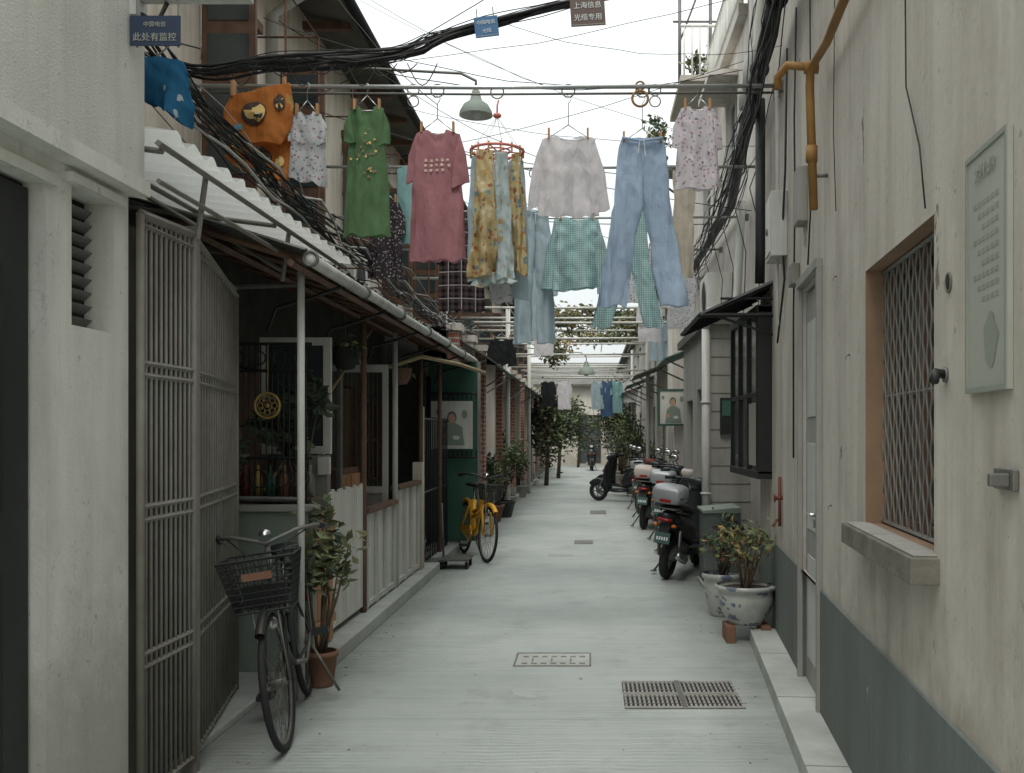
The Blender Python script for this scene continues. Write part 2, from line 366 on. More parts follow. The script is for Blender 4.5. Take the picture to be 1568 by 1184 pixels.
for i in range(2):
    a=y0+i*.305
    for (p,q) in (((x0,a),(x1,a+.02)),((x0,a+.27),(x1,a+.29))): g.box((p[0],p[1],.008),(q[0],q[1],.016),m_grey)
    for k in range(26):
        x=x0+.005+(x1-x0-.02)*k/25; g.box((x,a+.02,.008),(x+.013,a+.27,.014),m_grey)
    for k in range(3): g.box((x0,a+.075+.07*k,.0141),(x1,a+.085+.07*k,.016),m_steel)
g.box(((x0+x1)/2-.015,y0,.0162),((x0+x1)/2+.015,y1,.018),m_steel)
g.done()
g=MB('manhole_cover')
x0,x1,y0,y1=-.52,-.0,6.62,7.02
g.box((x0,y0,.004),(x1,y1,.007),m_step)
for a,b in (((x0,y0),(x1,y0+.012)),((x0,y1-.012),(x1,y1)),((x0,y0+.012),(x0+.012,y1-.012)),((x1-.012,y0+.012),(x1,y1-.012))): g.box((a[0],a[1],.007),(b[0],b[1],.011),m_steel)
for k in range(7):
    x=x0+.05+k*.065
    g.box((x,y0+.07,.007),(x+.04,y0+.10,.009),m_steel); g.box((x,y1-.13,.007),(x+.04,y1-.1,.009),m_steel)
    if k%2: g.box((x,y0+.14,.007),(x+.012,y1-.17,.009),m_steel)
g.done()
for (a,b,c,d,mm) in ((-.55,-.22,12.6,12.95,m_step),(-.24,.03,14.0,14.5,m_bar),(-.02,.3,19.2,20.2,m_bar)):
    g=MB('manhole_cover'); g.box((a,c,.004),(b,d,.0065),mm); g.box((a+.02,c+.03,.0065),(b-.02,d-.03,.008),m_step if mm==m_step else m_steel); g.done()
g=MB('manhole_cover'); g.lathe((-.33,6.0,.004),[(.001,.002),(.12,.002),(.125,.001),(.14,.002),(.145,0)],m_ground,32); g.done()
# scraps of dry leaf and grit
g=MB('fallen_leaves'); r=random.Random(5)
for k in range(150):
    side=r.random(); x=(-1.68+abs(r.gauss(0,.12))) if side<.55 else ((.95+.03*r.random()-abs(r.gauss(0,.1))) if side<.85 else r.uniform(-1.6,.9)); y=r.uniform(4.3,16); a=r.uniform(0,6.3); l=r.uniform(.012,.032)
    c_,s_=math.cos(a),math.sin(a)
    g.add([(x,y,.0065),(x+l*.5*c_-l*.25*s_,y+l*.5*s_+l*.25*c_,.010),(x+l*c_,y+l*s_,.0075),(x+l*.5*c_+l*.25*s_,y+l*.5*s_-l*.25*c_,.009)],[(0,1,2,3)],r.choice(m_lfr[:2]+[m_bark,m_lf[3]]))
g.done(recalc=False)
# ------------------------------------------------------------ left near house
e=empty('white_house')
w=MB('walls',e,LW(-1.85))
wall(w,1.2,3.98,0,2.5,[(1.7,3.38,0,2.4,.08),(3.545,3.86,1.94,2.44,.115)],m_wallL,th=1.2)
w.done()
w=MB('upper_wall',e,LW(-1.79)); wall(w,1.2,3.99,2.5,6.2,[],m_wallLu,th=1.2)
w.quad((1.2,0,2.5),(3.99,0,2.5),(3.99,-.2,2.5),(1.2,-.2,2.5),m_wallL)
w.box((1.2,.0,2.5),(3.995,.022,2.56),m_wallL); w.done()
w=MB('small_window',e,LW(-1.85))
w.box((3.5,.0,2.442),(3.91,.028,2.475),m_wallL)
for k in range(9): w.prism([(3.55,-.112,1.96+k*.052),(3.855,-.112,1.96+k*.052),(3.855,-.085,1.985+k*.052),(3.55,-.085,1.985+k*.052)],(0,.003,.006),m_steel)
w.box((3.546,-.09,1.945),(3.57,-.07,2.435),m_green); w.done()
w=MB('door',e,LW(-1.85))
w.box((1.72,-.079,0),(3.36,-.05,2.38),m_black)
for z in (.3,1.3): w.box((2.1,-.049,z),(3.2,-.04,z+.8),m_dark)
w.box((1.7,.0,2.402),(3.42,.02,2.44),m_wallL)
w.done()
w=MB('security_camera')
w.box((-1.79,3.86,3.18),(-1.76,3.95,3.34),m_wpipe); w.box((-1.77,3.88,3.245),(-1.33,3.925,3.275),m_wpipe)
w.cyl((-1.62,3.9,3.29),(-1.62,3.9,3.32),.05,m_wpipe); w.tube([(-1.77,3.9,3.2),(-1.7,3.9,3.16),(-1.66,3.9,3.24)],.01,m_cable)
w.lathe((-1.45,3.9,3.25),[(.002,0),(.06,.01),(.08,.04),(.085,.1),(.09,.2),(.002,.205)],m_black,20)
w.done()
w=MB('surveillance_sign'); w.box((-1.78,3.84,3.05),(-1.585,3.848,3.165),m_navysign)
w.cyl((-1.76,3.86,3.05),(-1.76,3.86,3.25),.004,m_steel); w.cyl((-1.6,3.86,3.05),(-1.6,3.86,3.25),.004,m_steel); s=w.done()
text('lettering','此处有监控',.034,(-1.683,3.838,3.08),(math.pi/2,0,0),m_plaque,s)
text('logo','中国电信',.022,(-1.683,3.838,3.13),(math.pi/2,0,0),m_plaque,s)
# ------------------------------------------------------------ gate
w=MB('barred_gate')
def leaf(p0,p1,zt0,zt1,n,off):
    p0=Vector(p0);p1=Vector(p1)
    d=(p1-p0).normalized(); nn=Vector((d.y,-d.x,0)); 
    for k in range(n+1):
        t=k/n; p=p0.lerp(p1,t); zt=zt0+(zt1-zt0)*t
        w.tube([(p.x,p.y,.06),(p.x,p.y,zt)],.0075 if 0<k<n else .018,m_bar,6)
    for z in (.08,.6,.655,1.2,1.255,1.79,1.84,2.4):
        w.bar((p0.x,p0.y,z),(p1.x,p1.y,z),.017,m_bar)
    w.bar((p0.x,p0.y,zt0),(p1.x,p1.y,zt1),.03,m_bar)
    b0=p0-nn*off; b1=p1-nn*off
    w.quad((b0.x,b0.y,.06),(b1.x,b1.y,.06),(b1.x,b1.y,zt1-.03),(b0.x,b0.y,zt0-.03),m_gback)
leaf((-1.82,4.02,0),(-1.815,4.54,0),2.44,2.46,11,.09)
leaf((-1.83,4.58,0),(-2.08,5.83,0),2.46,2.36,18,.07)
w.box((-1.85,4.54,0),(-1.80,4.58,2.5),m_bar)
w.box((-2.0,5.2,1.0),(-1.955,5.28,1.25),m_steel)
w.done()
w=MB('corrugated_canopy')
N=120; vs=[];fs=[]
for i in range(N+1):
    y=4.0+i*(7.0-4.0)/N; h=.02*math.sin(y*2*math.pi/.19)
    ed=rnd.uniform(-.004,.004)
    for k,(x,z) in enumerate(((-1.68+ed,2.76),(-2.3,2.84),(-2.9,2.92))): vs.append((x,y,z+h))
for i in range(N):
    for k in range(2): fs.append((i*3+k,i*3+k+1,(i+1)*3+k+1,(i+1)*3+k))
w.add(vs,fs,m_roofw,True)
for x,z in ((-1.74,2.72),(-2.2,2.79),(-2.8,2.87)): w.bar((x,4.0,z),(x,7.0,z),.022,m_bar)
for y in (4.05,5.5,6.9): w.bar((-1.74,y,2.70),(-2.9,y,2.85),.018,m_bar)
for y in (4.55,5.8): w.bar((-1.8,y,2.44),(-1.76,y,2.73),.02,m_bar); w.bar((-1.8,y,2.5),(-2.3,y,2.80),.015,m_bar)
w.bar((-1.76,4.05,2.58),(-1.76,6.2,2.58),.018,m_bar)
w.done(recalc=False)
# ------------------------------------------------------------ left middle low house
e=empty('row_house')
w=MB('walls',e,LW(-2.75))
wall(w,3.99,13.4,0,2.95,[(6.5,7.5,1.05,2.1),(7.8,8.7,.1,2.1),(9.2,10.3,.95,2.0),(10.8,11.7,.1,2.1),(12.0,13.1,.95,2.0)],m_gback,m_wood)
w.quad((13.4,-2,0),(13.4,.82,0),(13.4,.82,3.0),(13.4,-2,3.0),m_gback)
w.done()
w=MB('windows',e,LW(-2.75))
for a,b in ((6.5,7.5),(9.2,10.3),(12,13.1)): window(w,a,b,1.05 if a<7 else .95,2.1 if a<7 else 2.0,-.08,m_wood,None,3,2)
w.box((7.82,-.1,.1),(8.68,-.07,2.08),m_wood); w.box((10.82,-.1,.1),(11.68,-.07,2.08),m_wood)
w.done()
w=MB('porch_roof',e)
N=150; vs=[];fs=[]
for i in range(N+1):
    y=5.45+i*(13.3-5.45)/N; h=.014*math.sin(y*2*math.pi/.13); dz=.03*noise.noise(Vector((y*.8,0,0)))
    vs+=[(-1.56+rnd.uniform(-.012,.012),y,2.575+h+dz),(-2.75,y,2.93+h)]
for i in range(N): fs.append((2*i,2*i+1,2*i+3,2*i+2))
w.add(vs,fs,m_roofd,True)
y=5.6
while y<13.3:
    w.bar((-1.62,y,2.53),(-2.75,y,2.87),.03,m_wood); y+=.55
for x,z in ((-1.66,2.50),(-2.2,2.67)): w.bar((x,5.5,z),(x,13.3,z),.035,m_wood)
for i in range(6):
    a=5.5+i*1.3; w.tube([(-1.55,a,2.515+.012*(i%2)),(-1.55,a+1.32,2.515+.012*(i%2))],.036,m_wpipe,10)
    w.torus((-1.55,a,2.52),(0,1,0),.04,.01,m_steel,14,6)
for a in (6.3,7.6,9.1,10.4,11.9,13.0): w.tube([(-1.56,a,2.49),(-1.75,a,2.42),(-2.0,a+.02,2.35),(-2.05,a,2.2)],.012,m_black)
for k in range(7):
    y=6.8+k*.9; x=-1.8-.1*(k%3); w.prism([(x-.2,y,2.68+.03*(k%3)),(x,y,2.62+.03*(k%3)),(x+.01,y+.05,2.69),(x-.12,y+.1,2.76),(x-.22,y+.06,2.73)],(0,.25,.0),(m_terra,m_steel,m_green)[k%3])
w.done(recalc=False)
w=MB('posts',e)
w.cyl((-1.69,5.8,.0),(-1.69,5.8,2.5),.022,m_wpipe,12)
for y in (8.05,9.35,10.75,12.1): w.cyl((-1.84,y,0),(-1.84,y,2.5),.026,(m_wood,m_wpipe,m_wood,m_black)[int(y)%4],8)
w.bar((-1.69,5.8,1.17),(-2.15,5.9,1.17),.02,m_steel); w.bar((-1.69,5.8,2.42),(-2.15,5.9,2.42),.02,m_steel)
w.box((-1.9,10.6,0),(-1.8,10.75,1.25),m_cream)
w.done()
w=MB('partition_wall',e)
w.box((-2.75,6.3,0),(-1.76,6.38,1.06),m_green); w.box((-2.76,6.27,1.06),(-1.74,6.41,1.1),m_grey)
w.done(bevel=.006)
w=MB('barred_cage')
for k in range(15):
    x=-2.3+k*.036; w.tube([(x,6.28,1.12),(x,6.28,2.12)],.005,m_black,5)
for z in (1.13,1.4,1.95,2.12): w.bar((-2.32,6.28,z),(-1.76,6.28,z),.014,m_black)
for k in range(4):
    cx=-2.22+.13*k; w.torus((cx,6.27,1.27),(0,1,0),.055,.005,m_black,16,5)
    w.torus((cx,6.27,2.03),(0,1,0),.04,.005,m_black,16,5)
w.done()
w=MB('gold_medallion'); w.torus((-2.03,6.24,1.73),(0,1,0),.078,.009,m_gold,24,8)
for k in range(8):
    a=k*math.pi/4; w.torus((-2.03+.045*math.cos(a),6.24,1.73+.045*math.sin(a)),(0,1,0),.018,.004,m_gold,10,5)
w.cyl((-2.03,6.23,1.73),(-2.03,6.25,1.73),.016,m_gold); w.cyl((-2.03,6.25,1.8),(-2.03,6.26,2.12),.003,m_gold,5); w.done()
w=MB('white_window_frame')
for a,b in (((-2.5,7.5,1.4),(-2.44,7.54,2.28)),((-2.02,7.5,1.4),(-1.96,7.54,2.28)),((-2.44,7.5,2.22),(-2.02,7.54,2.28)),((-2.44,7.5,1.4),(-2.02,7.54,1.46))): w.box(a,b,m_white)
w.box((-2.44,7.51,1.46),(-2.02,7.53,2.22),m_glass)
w.box((-2.1,7.4,.1),(-1.96,7.5,1.39),m_grey); w.box((-2.02,7.35,1.25),(-1.93,7.39,1.38),m_white); w.done(bevel=.004)
w=MB('bottle_shelf'); w.box((-2.3,6.42,1.12),(-1.8,6.62,1.14),m_wood)
for k in range(6):
    x=-2.26+.085*k; mm=[m_red,m_gold,m_dgreen,m_terra,m_wood,m_steel][k]
    w.lathe((x,6.5,1.14),[(.001,0),(.03,0),(.032,.12),(.012,.17),(.012,.21),(.001,.21)],mm,10)
w.done()
def leaves(mb,c,rad,n,size,mats,cl=7,seed=1,up=.3):
    r=random.Random(seed); C=[]
    for k in range(cl):
        while True:
            p=Vector((r.uniform(-1,1),r.uniform(-1,1),r.uniform(-1,1)))
            if p.length<1: break
        C.append((p*.72,r.uniform(.25,.5),r.choice(mats)))
    c=Vector(c)
    for i in range(n):
        q,s,mm=r.choice(C); d=Vector((r.gauss(0,1),r.gauss(0,1),r.gauss(0,1)))*s*.55
        p=q+d; p=c+Vector((p.x*rad[0],p.y*rad[1],p.z*rad[2]))
        a=Vector((r.gauss(0,1),r.gauss(0,1),r.gauss(0,.6)+up)).normalized(); b=a.cross(Vector((r.gauss(0,1),r.gauss(0,1),r.gauss(0,1)))).normalized()
        l=size*r.uniform(.6,1.35); nn=a.cross(b)*l*.12
        mb.add([p,p+a*l*.5+b*l*.24+nn,p+a*l,p+a*l*.5-b*l*.24+nn],[(0,1,2),(0,2,3)],mm if r.random()<.6 else r.choice(mats))
    return [c+Vector((q.x*rad[0],q.y*rad[1],q.z*rad[2])) for q,_,_ in C]
def plant(name,base,h,rad,n,size,mats=None,pot=None,seed=1,cl=7,pr=.16,ph=.22,prof=None):
    mats=mats or m_lf; w=MB(name); b=Vector(base); pz=0
    if pot:
        P=prof or [(.001,0),(pr*.72,0),(pr*.75,.02),(pr*.98,ph*.85),(pr*1.06,ph*.86),(pr*1.06,ph),(pr*.92,ph),(pr*.9,ph*.88),(.001,ph*.87)]
        w.lathe(b,P[:-2],pot,28); w.lathe(b,[(P[-2][0]+.01,P[-1][1]),(.001,P[-1][1])],m_soil,28); pz=ph*.87
    c=b+Vector((0,0,pz+h-rad[2])); cs=leaves(w,c,rad,n,size,mats,cl,seed)
    r=random.Random(seed)
    for q in cs:
        s=b+Vector((r.uniform(-.03,.03),r.uniform(-.03,.03),pz-.02)); mid=s.lerp(q,.5)+Vector((r.uniform(-.04,.04),r.uniform(-.04,.04),.05))*min(1,h)
        w.tube([s,mid,q],.01,m_bark,5,True,[.004+.007*h,.003+.005*h,.002+.002*h])
    return w.done(recalc=False)
plant('potted_plant',(-1.66,6.12,0.0),.95,(.26,.22,.34),270,.085,None,m_terra,3,9,.10,.22)
plant('potted_plant',(-2.0,6.75,1.1),.75,(.22,.15,.3),220,.13,m_lf[:2],m_terra,5,6,.09,.14)
plant('potted_plant',(-2.2,6.0,1.12),.4,(.14,.12,.16),120,.09,m_lf[:2],m_terra,15,6,.07,.12)
w=MB('wooden_gate'); 
for k in range(5):
    y=6.48+k*.1; w.box((-1.83,y,.12),(-1.805,y+.09,1.02+.01*(k%2)),m_owood)
w.box((-1.803,6.47,.25),(-1.785,6.97,.31),m_owood); w.box((-1.803,6.47,.85),(-1.785,6.97,.91),m_owood); w.done(bevel=.004)
w=MB('white_picket_fence')
for k in range(17):
    y=7.04+k*.06; w.box((-1.86,y,.16),(-1.84,y+.046,1.14+.015*math.sin(k*1.7)),m_white)
w.box((-1.89,7.02,.3),(-1.862,8.06,.36),m_white); w.box((-1.89,7.02,.95),(-1.862,8.06,1.01),m_white)
w.box((-1.88,7.02,.11),(-1.84,7.06,1.0),m_steel); w.done(bevel=.003)
for (a,b,t) in ((8.12,9.3,.9),(9.42,10.58,1.02)):
    w=MB('panel_fence'); w.box((-1.88,a,.14),(-1.85,b,t),m_white)
    n=3
    for k in range(n+1):
        y=a+(b-a-.05)*k/n; w.box((-1.849,y,.12),(-1.82,y+.05,t-.001),m_wpipe)
    w.box((-1.9,a-.02,t),(-1.8,b+.02,t+.04),m_wood); w.box((-1.849,a+.05,.13),(-1.825,b-.05,.18),m_wpipe); w.done(bevel=.004)
w=MB('storage_cabinet'); w.box((-2.6,8.4,.12),(-2.15,9.2,1.25),m_wood); w.box((-2.14,8.45,.7),(-2.12,8.78,1.2),m_owood); w.box((-2.14,8.82,.7),(-2.12,9.15,1.2),m_owood)
w.done(bevel=.006)
w=MB('metal_ladder')
for k in range(8): w.box((-2.5,8.3,.3+k*.25),(-2.1,8.33,.325+k*.25),m_steel)
w.box((-2.52,8.28,.12),(-2.48,8.34,2.25),m_steel); w.box((-2.12,8.28,.12),(-2.08,8.34,2.25),m_steel); w.done(bevel=.006)
w=MB('screen_door')
w.box((-2.55,9.3,.1),(-2.5,9.34,2.2),m_wpipe); w.box((-1.95,9.3,.1),(-1.9,9.34,2.2),m_wpipe); w.box((-2.5,9.3,2.13),(-1.95,9.34,2.2),m_wpipe); w.box((-2.5,9.3,1.0),(-1.95,9.34,1.06),m_wpipe)
w.box((-2.5,9.315,.1),(-1.95,9.325,1.0),m_grey); 
for k in range(14): w.tube([(-2.48+k*.04,9.32,1.06),(-2.48+k*.04,9.32,2.13)],.003,m_steel,4)
w.done()
w=MB('wash_basin'); w.lathe((-2.05,7.3,.75),[(.05,0),(.15,.02),(.2,.12),(.215,.12),(.16,.02)],m_wpipe,20); w.tube([(-2.05,7.3,0),(-2.05,7.3,.75)],.03,m_steel); w.done()
for (x,y,mm,r) in ((-2.05,8.35,m_red,.13),(-1.95,10.9,m_bluesign,.14),(-2.2,7.9,m_dgreen,.12)):
    w=MB('plastic_bucket'); w.lathe((x,y,.11),[(.001,0),(r*.75,0),(r,.26),(r*1.06,.26),(r*1.06,.275),(r*.96,.275),(r*.73,.02)],mm,18); w.torus((x,y,.39),(0,1,0),r,.004,m_steel,14,5,-math.pi/2,math.pi/2); w.done()
w=MB('bamboo_pole'); w.tube([(-1.95,9.6,2.2),(-1.7,10,2.33),(-1.45,11,2.32),(-1.35,12.6,2.33)],.022,m_bamboo,7); w.done()
w=MB('bamboo_pole'); w.tube([(-2.3,7.0,1.15),(-1.9,8.6,2.45)],.014,m_bamboo,7); w.done()
for i,(x,y,z,l,mm) in enumerate(((-1.95,7.9,2.38,.4,m_dark),(-1.9,9.9,2.38,.45,m_wood))):
    w=MB('hanging_basket'); w.tube([(x,y,z+.12),(x,y,z-l*.4)],.003,m_steel,4); w.lathe((x,y,z-l*.4-.16),[(.001,0),(.07,.01),(.11,.08),(.12,.16),(.125,.165),(.1,.155)],mm,14); 
    for s in (-1,1): w.tube([(x,y,z-l*.4+.1),(x+s*.12,y,z-l*.4)],.003,m_steel,4)
    leaves(w,(x,y,z-l*.4),(.16,.14,.14),110,.07,m_lf,6,70+i,-.4)
    w.done(recalc=False)
w=MB('dark_iron_fence')
for k in range(16): w.tube([(-1.86,10.9+k*.13,.12),(-1.86,10.9+k*.13,1.75)],.008,m_black,5)
for z in (.2,.9,1.72): w.bar((-1.86,10.85,z),(-1.86,12.95,z),.02,m_black)
w.box((-1.87,10.8,.1),(-1.82,10.87,1.85),m_wpipe)
w.done()
w=MB('wheeled_dolly'); w.box((-1.75,11.35,.1),(-1.4,11.8,.12),m_steel)
for x in (-1.72,-1.43):
    for y in (11.4,11.75): w.cyl((x-.01,y,.045),(x+.02,y,.045),.04,m_rubber); w.bar((x,y,.06),(x,y,.1),.012,m_steel)
w.cyl((-1.72,11.6,.13),(-1.74,11.6,.75),.012,m_steel); w.done()
def portrait(name,x0,x1,y,z0,z1,fm,seed):
    w=MB(name); t=.035
    w.box((x0,y,z0),(x1,y+.03,z1),m_steel)
    for a,b in (((x0,y-.015,z0),(x1,y,z0+t)),((x0,y-.015,z1-t),(x1,y,z1)),((x0,y-.014,z0+t),(x0+t,y,z1-t)),((x1-t,y-.014,z0+t),(x1,y,z1-t))): w.box(a,b,fm)
    W=x1-x0-2*t; H=z1-z0-2*t; bx=x0+t; bz=z0+t
    w.quad((bx,y-.003,bz),(bx+W,y-.003,bz),(bx+W,y-.003,bz+H),(bx,y-.003,bz+H),m_white)
    def el(cx,cz,rx,rz,m,d): w.poly([(bx+W*cx+W*rx*math.cos(a*math.pi/10),y-d,bz+H*cz+W*rz*math.sin(a*math.pi/10)) for a in range(20)],m)
    w.poly([(bx+W*.2,y-.005,bz+H*.02),(bx+W*.85,y-.005,bz+H*.02),(bx+W*.78,y-.005,bz+H*.45),(bx+W*.6,y-.005,bz+H*.55),(bx+W*.42,y-.005,bz+H*.55),(bx+W*.26,y-.005,bz+H*.42)],m_green)
    el(.5,.68,.13,.17,m_steel,.0055); el(.5,.65,.10,.135,m_skin,.006); el(.3,.25,.09,.07,m_skin,.0065); el(.62,.2,.1,.06,m_letter,.0065)
    el(.12,.8,.06,.08,m_plaqued,.005); el(.85,.75,.08,.12,m_plaqued,.005)
    return w.done(recalc=False)
portrait('framed_portrait',-2.08,-1.54,12.95,1.36,1.98,m_white,1)
w=MB('iron_railing')
for z in (1.25,2.08): w.bar((-2.12,12.98,z),(-1.5,12.98,z),.02,m_black)
for k in range(11): 
    x=-2.1+k*.06; w.tube([(x,12.98,2.0),(x,12.98,2.1)],.008,m_black,4); w.tube([(x,12.98,1.24),(x,12.98,1.33)],.008,m_black,4)
w.cyl((-2.12,13,0),(-2.12,13,2.3),.03,m_black); w.done()
w=MB('green_hoarding'); w.box((-2.2,13.08,0.15),(-1.46,13.12,2.5),m_dgreen)
for x in (-2.18,-1.49): w.box((x,13.05,.1),(x+.04,13.079,2.5),m_bar)
w.done()
# ------------------------------------------------------------ brick house far left
e=empty('brick_house')
w=MB('walls',e,LW(-1.95))
ops=[]; y=14.0
while y<43: ops+= [(y,y+.95,.12,2.3),(y+1.35,y+2.3,.95,2.25)]; y+=3.3
wall(w,13.4,45,0,3.0,ops,m_brick,m_pale,.15)
w.done()
w=MB('trim',e,LW(-1.95))
y=13.42
i=0
while y<44:
    w.box((y,.0,0),(y+.28,.16,2.95),m_pale if i%2 else m_brick); w.box((y-.03,.0,2.95),(y+.31,.2,3.05),m_pale)
    w.box((y-.02,.0,.0),(y+.30,.18,.3),m_grey); y+=1.65; i+=1
y=14.0
while y<43:
    w.box((y+.02,-.1,.13),(y+.93,-.06,2.28),m_wood if int(y)%2 else m_dgreen); window(w,y+1.35,y+2.3,.95,2.25,-.1,m_white if int(y)%2 else m_wood,None,2,2)
    w.box((y+1.3,.0,.88),(y+2.35,.07,.95),m_grey)
    for k in range(8): w.tube([(y+1.4+k*.12,.03,.96),(y+1.4+k*.12,.03,2.24)],.007,m_black,4)
    y+=3.3
w.done()
w=MB('porch_roof',e)
for a in range(7):
    y=13.6+a*4.4; mm=m_dgreen if a%2 else m_roofd
    w.prism([(-1.95,y,2.95),(-1.42,y,2.62),(-1.42,y,2.60),(-1.95,y,2.93)],(0,3.6,0),mm)
    w.bar((-1.45,y+.1,2.58),(-1.9,y+.1,2.3),.02,m_steel); w.bar((-1.45,y+3.4,2.58),(-1.9,y+3.4,2.3),.02,m_steel)
w.done()
# ------------------------------------------------------------ upper left tall house
e=empty('lane_house')
w=MB('walls',e,LW(-2.9))
ops=[]
for y in (5.2,7.4,9.3,11.6,13.8,16.2,19,22,25,28,31,34,37,40): ops.append((y,y+1.15,3.35,5.0))
wall(w,4.0,45,2.9,5.9,ops,m_cream,m_wood,.1,th=4)
w.done()
w=MB('windows',e,LW(-2.9))
for o in ops:
    a,b,c,d=o; window(w,a,b,c,d,-.06,m_wood,None,3,3,.05)
    w.box((a-.06,.0,c-.08),(b+.06,.09,c),m_cream); w.box((a-.05,.0,d),(b+.05,.07,d+.08),m_wood)
    w.box((a-.04,.02,c),(a,.42,d-.05),m_wood)
    for k in range(4): w.box((a-.05,.07,c+.12+k*.38),(a+.006,.37,c+.4+k*.38),m_glass)
w.done()
w=MB('eaves',e)
w.prism([(-2.9,4,5.78),(-2.35,4,5.66),(-2.33,4,5.74),(-2.9,4,5.95)],(0,41,0),m_roofd)
w.prism([(-2.35,4,5.75),(-5.5,4,7.3),(-5.5,4,7.36),(-2.35,4,5.81)],(0,41,0),m_roofd)
w.tube([(-2.3,4,5.68),(-2.3,45,5.68)],.05,m_black,10)
for y in range(4,45,1): w.box((-2.9,y,5.62),(-2.42,y+.07,5.70),m_wood)
for y in (8.9,15.4,24,33): w.tube([(-2.3,y,5.66),(-2.7,y,5.4),(-2.84,y,5.3),(-2.84,y,2.9)],.045,m_wpipe if y<20 else m_black,10)
w.done()
for y in (7.5,9.6,11.9,14.1,16.5):
    w=MB('drying_rack')
    for z in (3.3,4.9):
        w.bar((-2.88,y,z),(-2.3,y,z),.013,m_rust); w.bar((-2.88,y+.9,z),(-2.3,y+.9,z),.013,m_rust); w.bar((-2.3,y,z),(-2.3,y+.9,z),.013,m_rust)
    for k in range(2): w.bar((-2.3,y+.9*k,3.3),(-2.3,y+.9*k,4.9),.013,m_rust)
    for k in range(5): w.tube([(-2.36-.11*k,y,3.31),(-2.36-.11*k,y+.9,3.31)],.007,m_rust,5)
    w.done()
def ac(name,x,y,z,side=1):
    w=MB(name); w.box((x,y,z),(x+.32*side,y+.8,z+.55),m_white)
    fx=x+.32*side
    w.torus((fx,y+.32,z+.28),(1,0,0),.2,.012,m_steel,24,6)
    for k in range(8): w.torus((fx,y+.32,z+.28),(1,0,0),.02+.022*k,.003,m_bar,18,4)
    w.cyl((fx-.02*side,y+.32,z+.28),(fx+.003*side,y+.32,z+.28),.19,m_dark,24)
    w.box((x-.0*side,y+.05,z-.05),(x+.34*side,y+.09,z),m_steel); w.box((x,y+.7,z-.05),(x+.34*side,y+.74,z),m_steel)
    w.done(bevel=.008)
ac('air_conditioner',-2.87,10.7,3.0-.0); ac('air_conditioner',-2.87,16.9,3.3); ac('air_conditioner',1.72,12.0,2.95,-1); ac('air_conditioner',1.72,14.5,3.0,-1)
# ------------------------------------------------------------ right near house
e=empty('plaster_house')
w=MB('walls',e,RN)
wall(w,.6,8.8,.74,6.6,[(2.995,4.05,1.19,2.21,.13),(5.23,5.98,.74,2.4,.05,m_wallR)],m_wallR,m_reveal,th=1.5)
wall(w,.6,8.8,0,.738,[(5.23,5.98,.0,.738,.05)],m_dado,m_dado,dx=.012,th=1.5)
w.box((6.0,.0,.74),(6.02,.02,2.4),m_wallR)
w.done()
w=MB('sill',e,RN); w.box((2.93,-.02,1.105),(4.12,.085,1.185),m_sill); w.box((2.96,-.02,1.185),(4.09,.07,1.192),m_grey); w.done(bevel=.014)
w=MB('window_grille',e,RN)
for k in range(22):
    s=3.0+k*.05; ph=(k%2)*math.pi
    w.tube([(s+.011*math.sin(z*2*math.pi/.13+ph),-.07,1.19+z) for z in [j*.0163 for j in range(63)]],.0042,m_bar,5)
w.bar((2.997,-.07,1.2),(4.045,-.07,1.2),.014,m_steel); w.bar((2.997,-.07,2.2),(4.045,-.07,2.2),.014,m_steel); w.bar((2.997,-.075,1.7),(4.045,-.075,1.7),.01,m_steel)
w.done()
w=MB('window',e,RN); window(w,3.0,4.045,1.19,2.21,-.125,m_wood,m_glass,2,1); w.done()
w=MB('door',e,RN)
w.box((5.24,-.045,.1),(5.97,-.02,2.38),m_grey)
for z0,z1 in ((.25,.85),(1.0,1.5),(1.65,2.2)): w.box((5.34,-.019,z0),(5.87,-.012,z1),m_wpipe)
w.box((5.2,.0,.1),(5.24,.03,2.42),m_grey); w.box((5.97,.0,.1),(6.01,.03,2.42),m_grey); w.box((5.2,.0,2.42),(6.01,.035,2.47),m_grey)
w.box((5.3,-.018,1.05),(5.34,.03,1.1),m_chrome); w.cyl((5.32,.0,1.12),(5.32,.05,1.12),.012,m_chrome); w.bar((5.32,.05,1.12),(5.42,.05,1.12),.012,m_chrome)
w.done(bevel=.003)
w=MB('wall_plaque',mtx=RN); w.box((2.30,.001,1.655),(2.62,.014,2.265),m_plaque)
for a,b in (((2.30,.014,1.655),(2.62,.018,1.668)),((2.30,.014,2.252),(2.62,.018,2.265)),((2.30,.014,1.668),(2.313,.0175,2.252)),((2.607,.014,1.668),(2.62,.0175,2.252))): w.box(a,b,m_plaqued)
for k in range(9):
    z=2.12-.03*k
    for q in range(6-(k%3)): w.box((2.36+.034*q,.0141,z),(2.385+.034*q,.015,z+.012),m_plaqued)
w.poly([(2.42+.05*math.cos(a*.5)*(1+.3*math.sin(a*2.3)),.0152,1.78+.07*math.sin(a*.5)) for a in range(12)],m_plaqued)
pl=w.done(recalc=False)
text('lettering','文明公约',.04,RN@Vector((2.46,.018,2.2)),(math.pi/2,0,-math.pi/2-.08),m_plaqued,pl)
w=MB('wall_vent',mtx=RN)
w.torus((2.83,.003,1.98),(0,1,0),.026,.004,m_sill,16,6); w.cyl((2.83,.0,1.98),(2.83,.004,1.98),.026,m_dark,16); w.done()
w=MB('pipe_stub',mtx=RN); w.tube([(2.86,.0,1.72),(2.84,.035,1.725),(2.82,.045,1.70)],.014,m_black,10); w.cyl((2.86,.0,1.72),(2.86,.008,1.72),.022,m_steel,14); w.done()
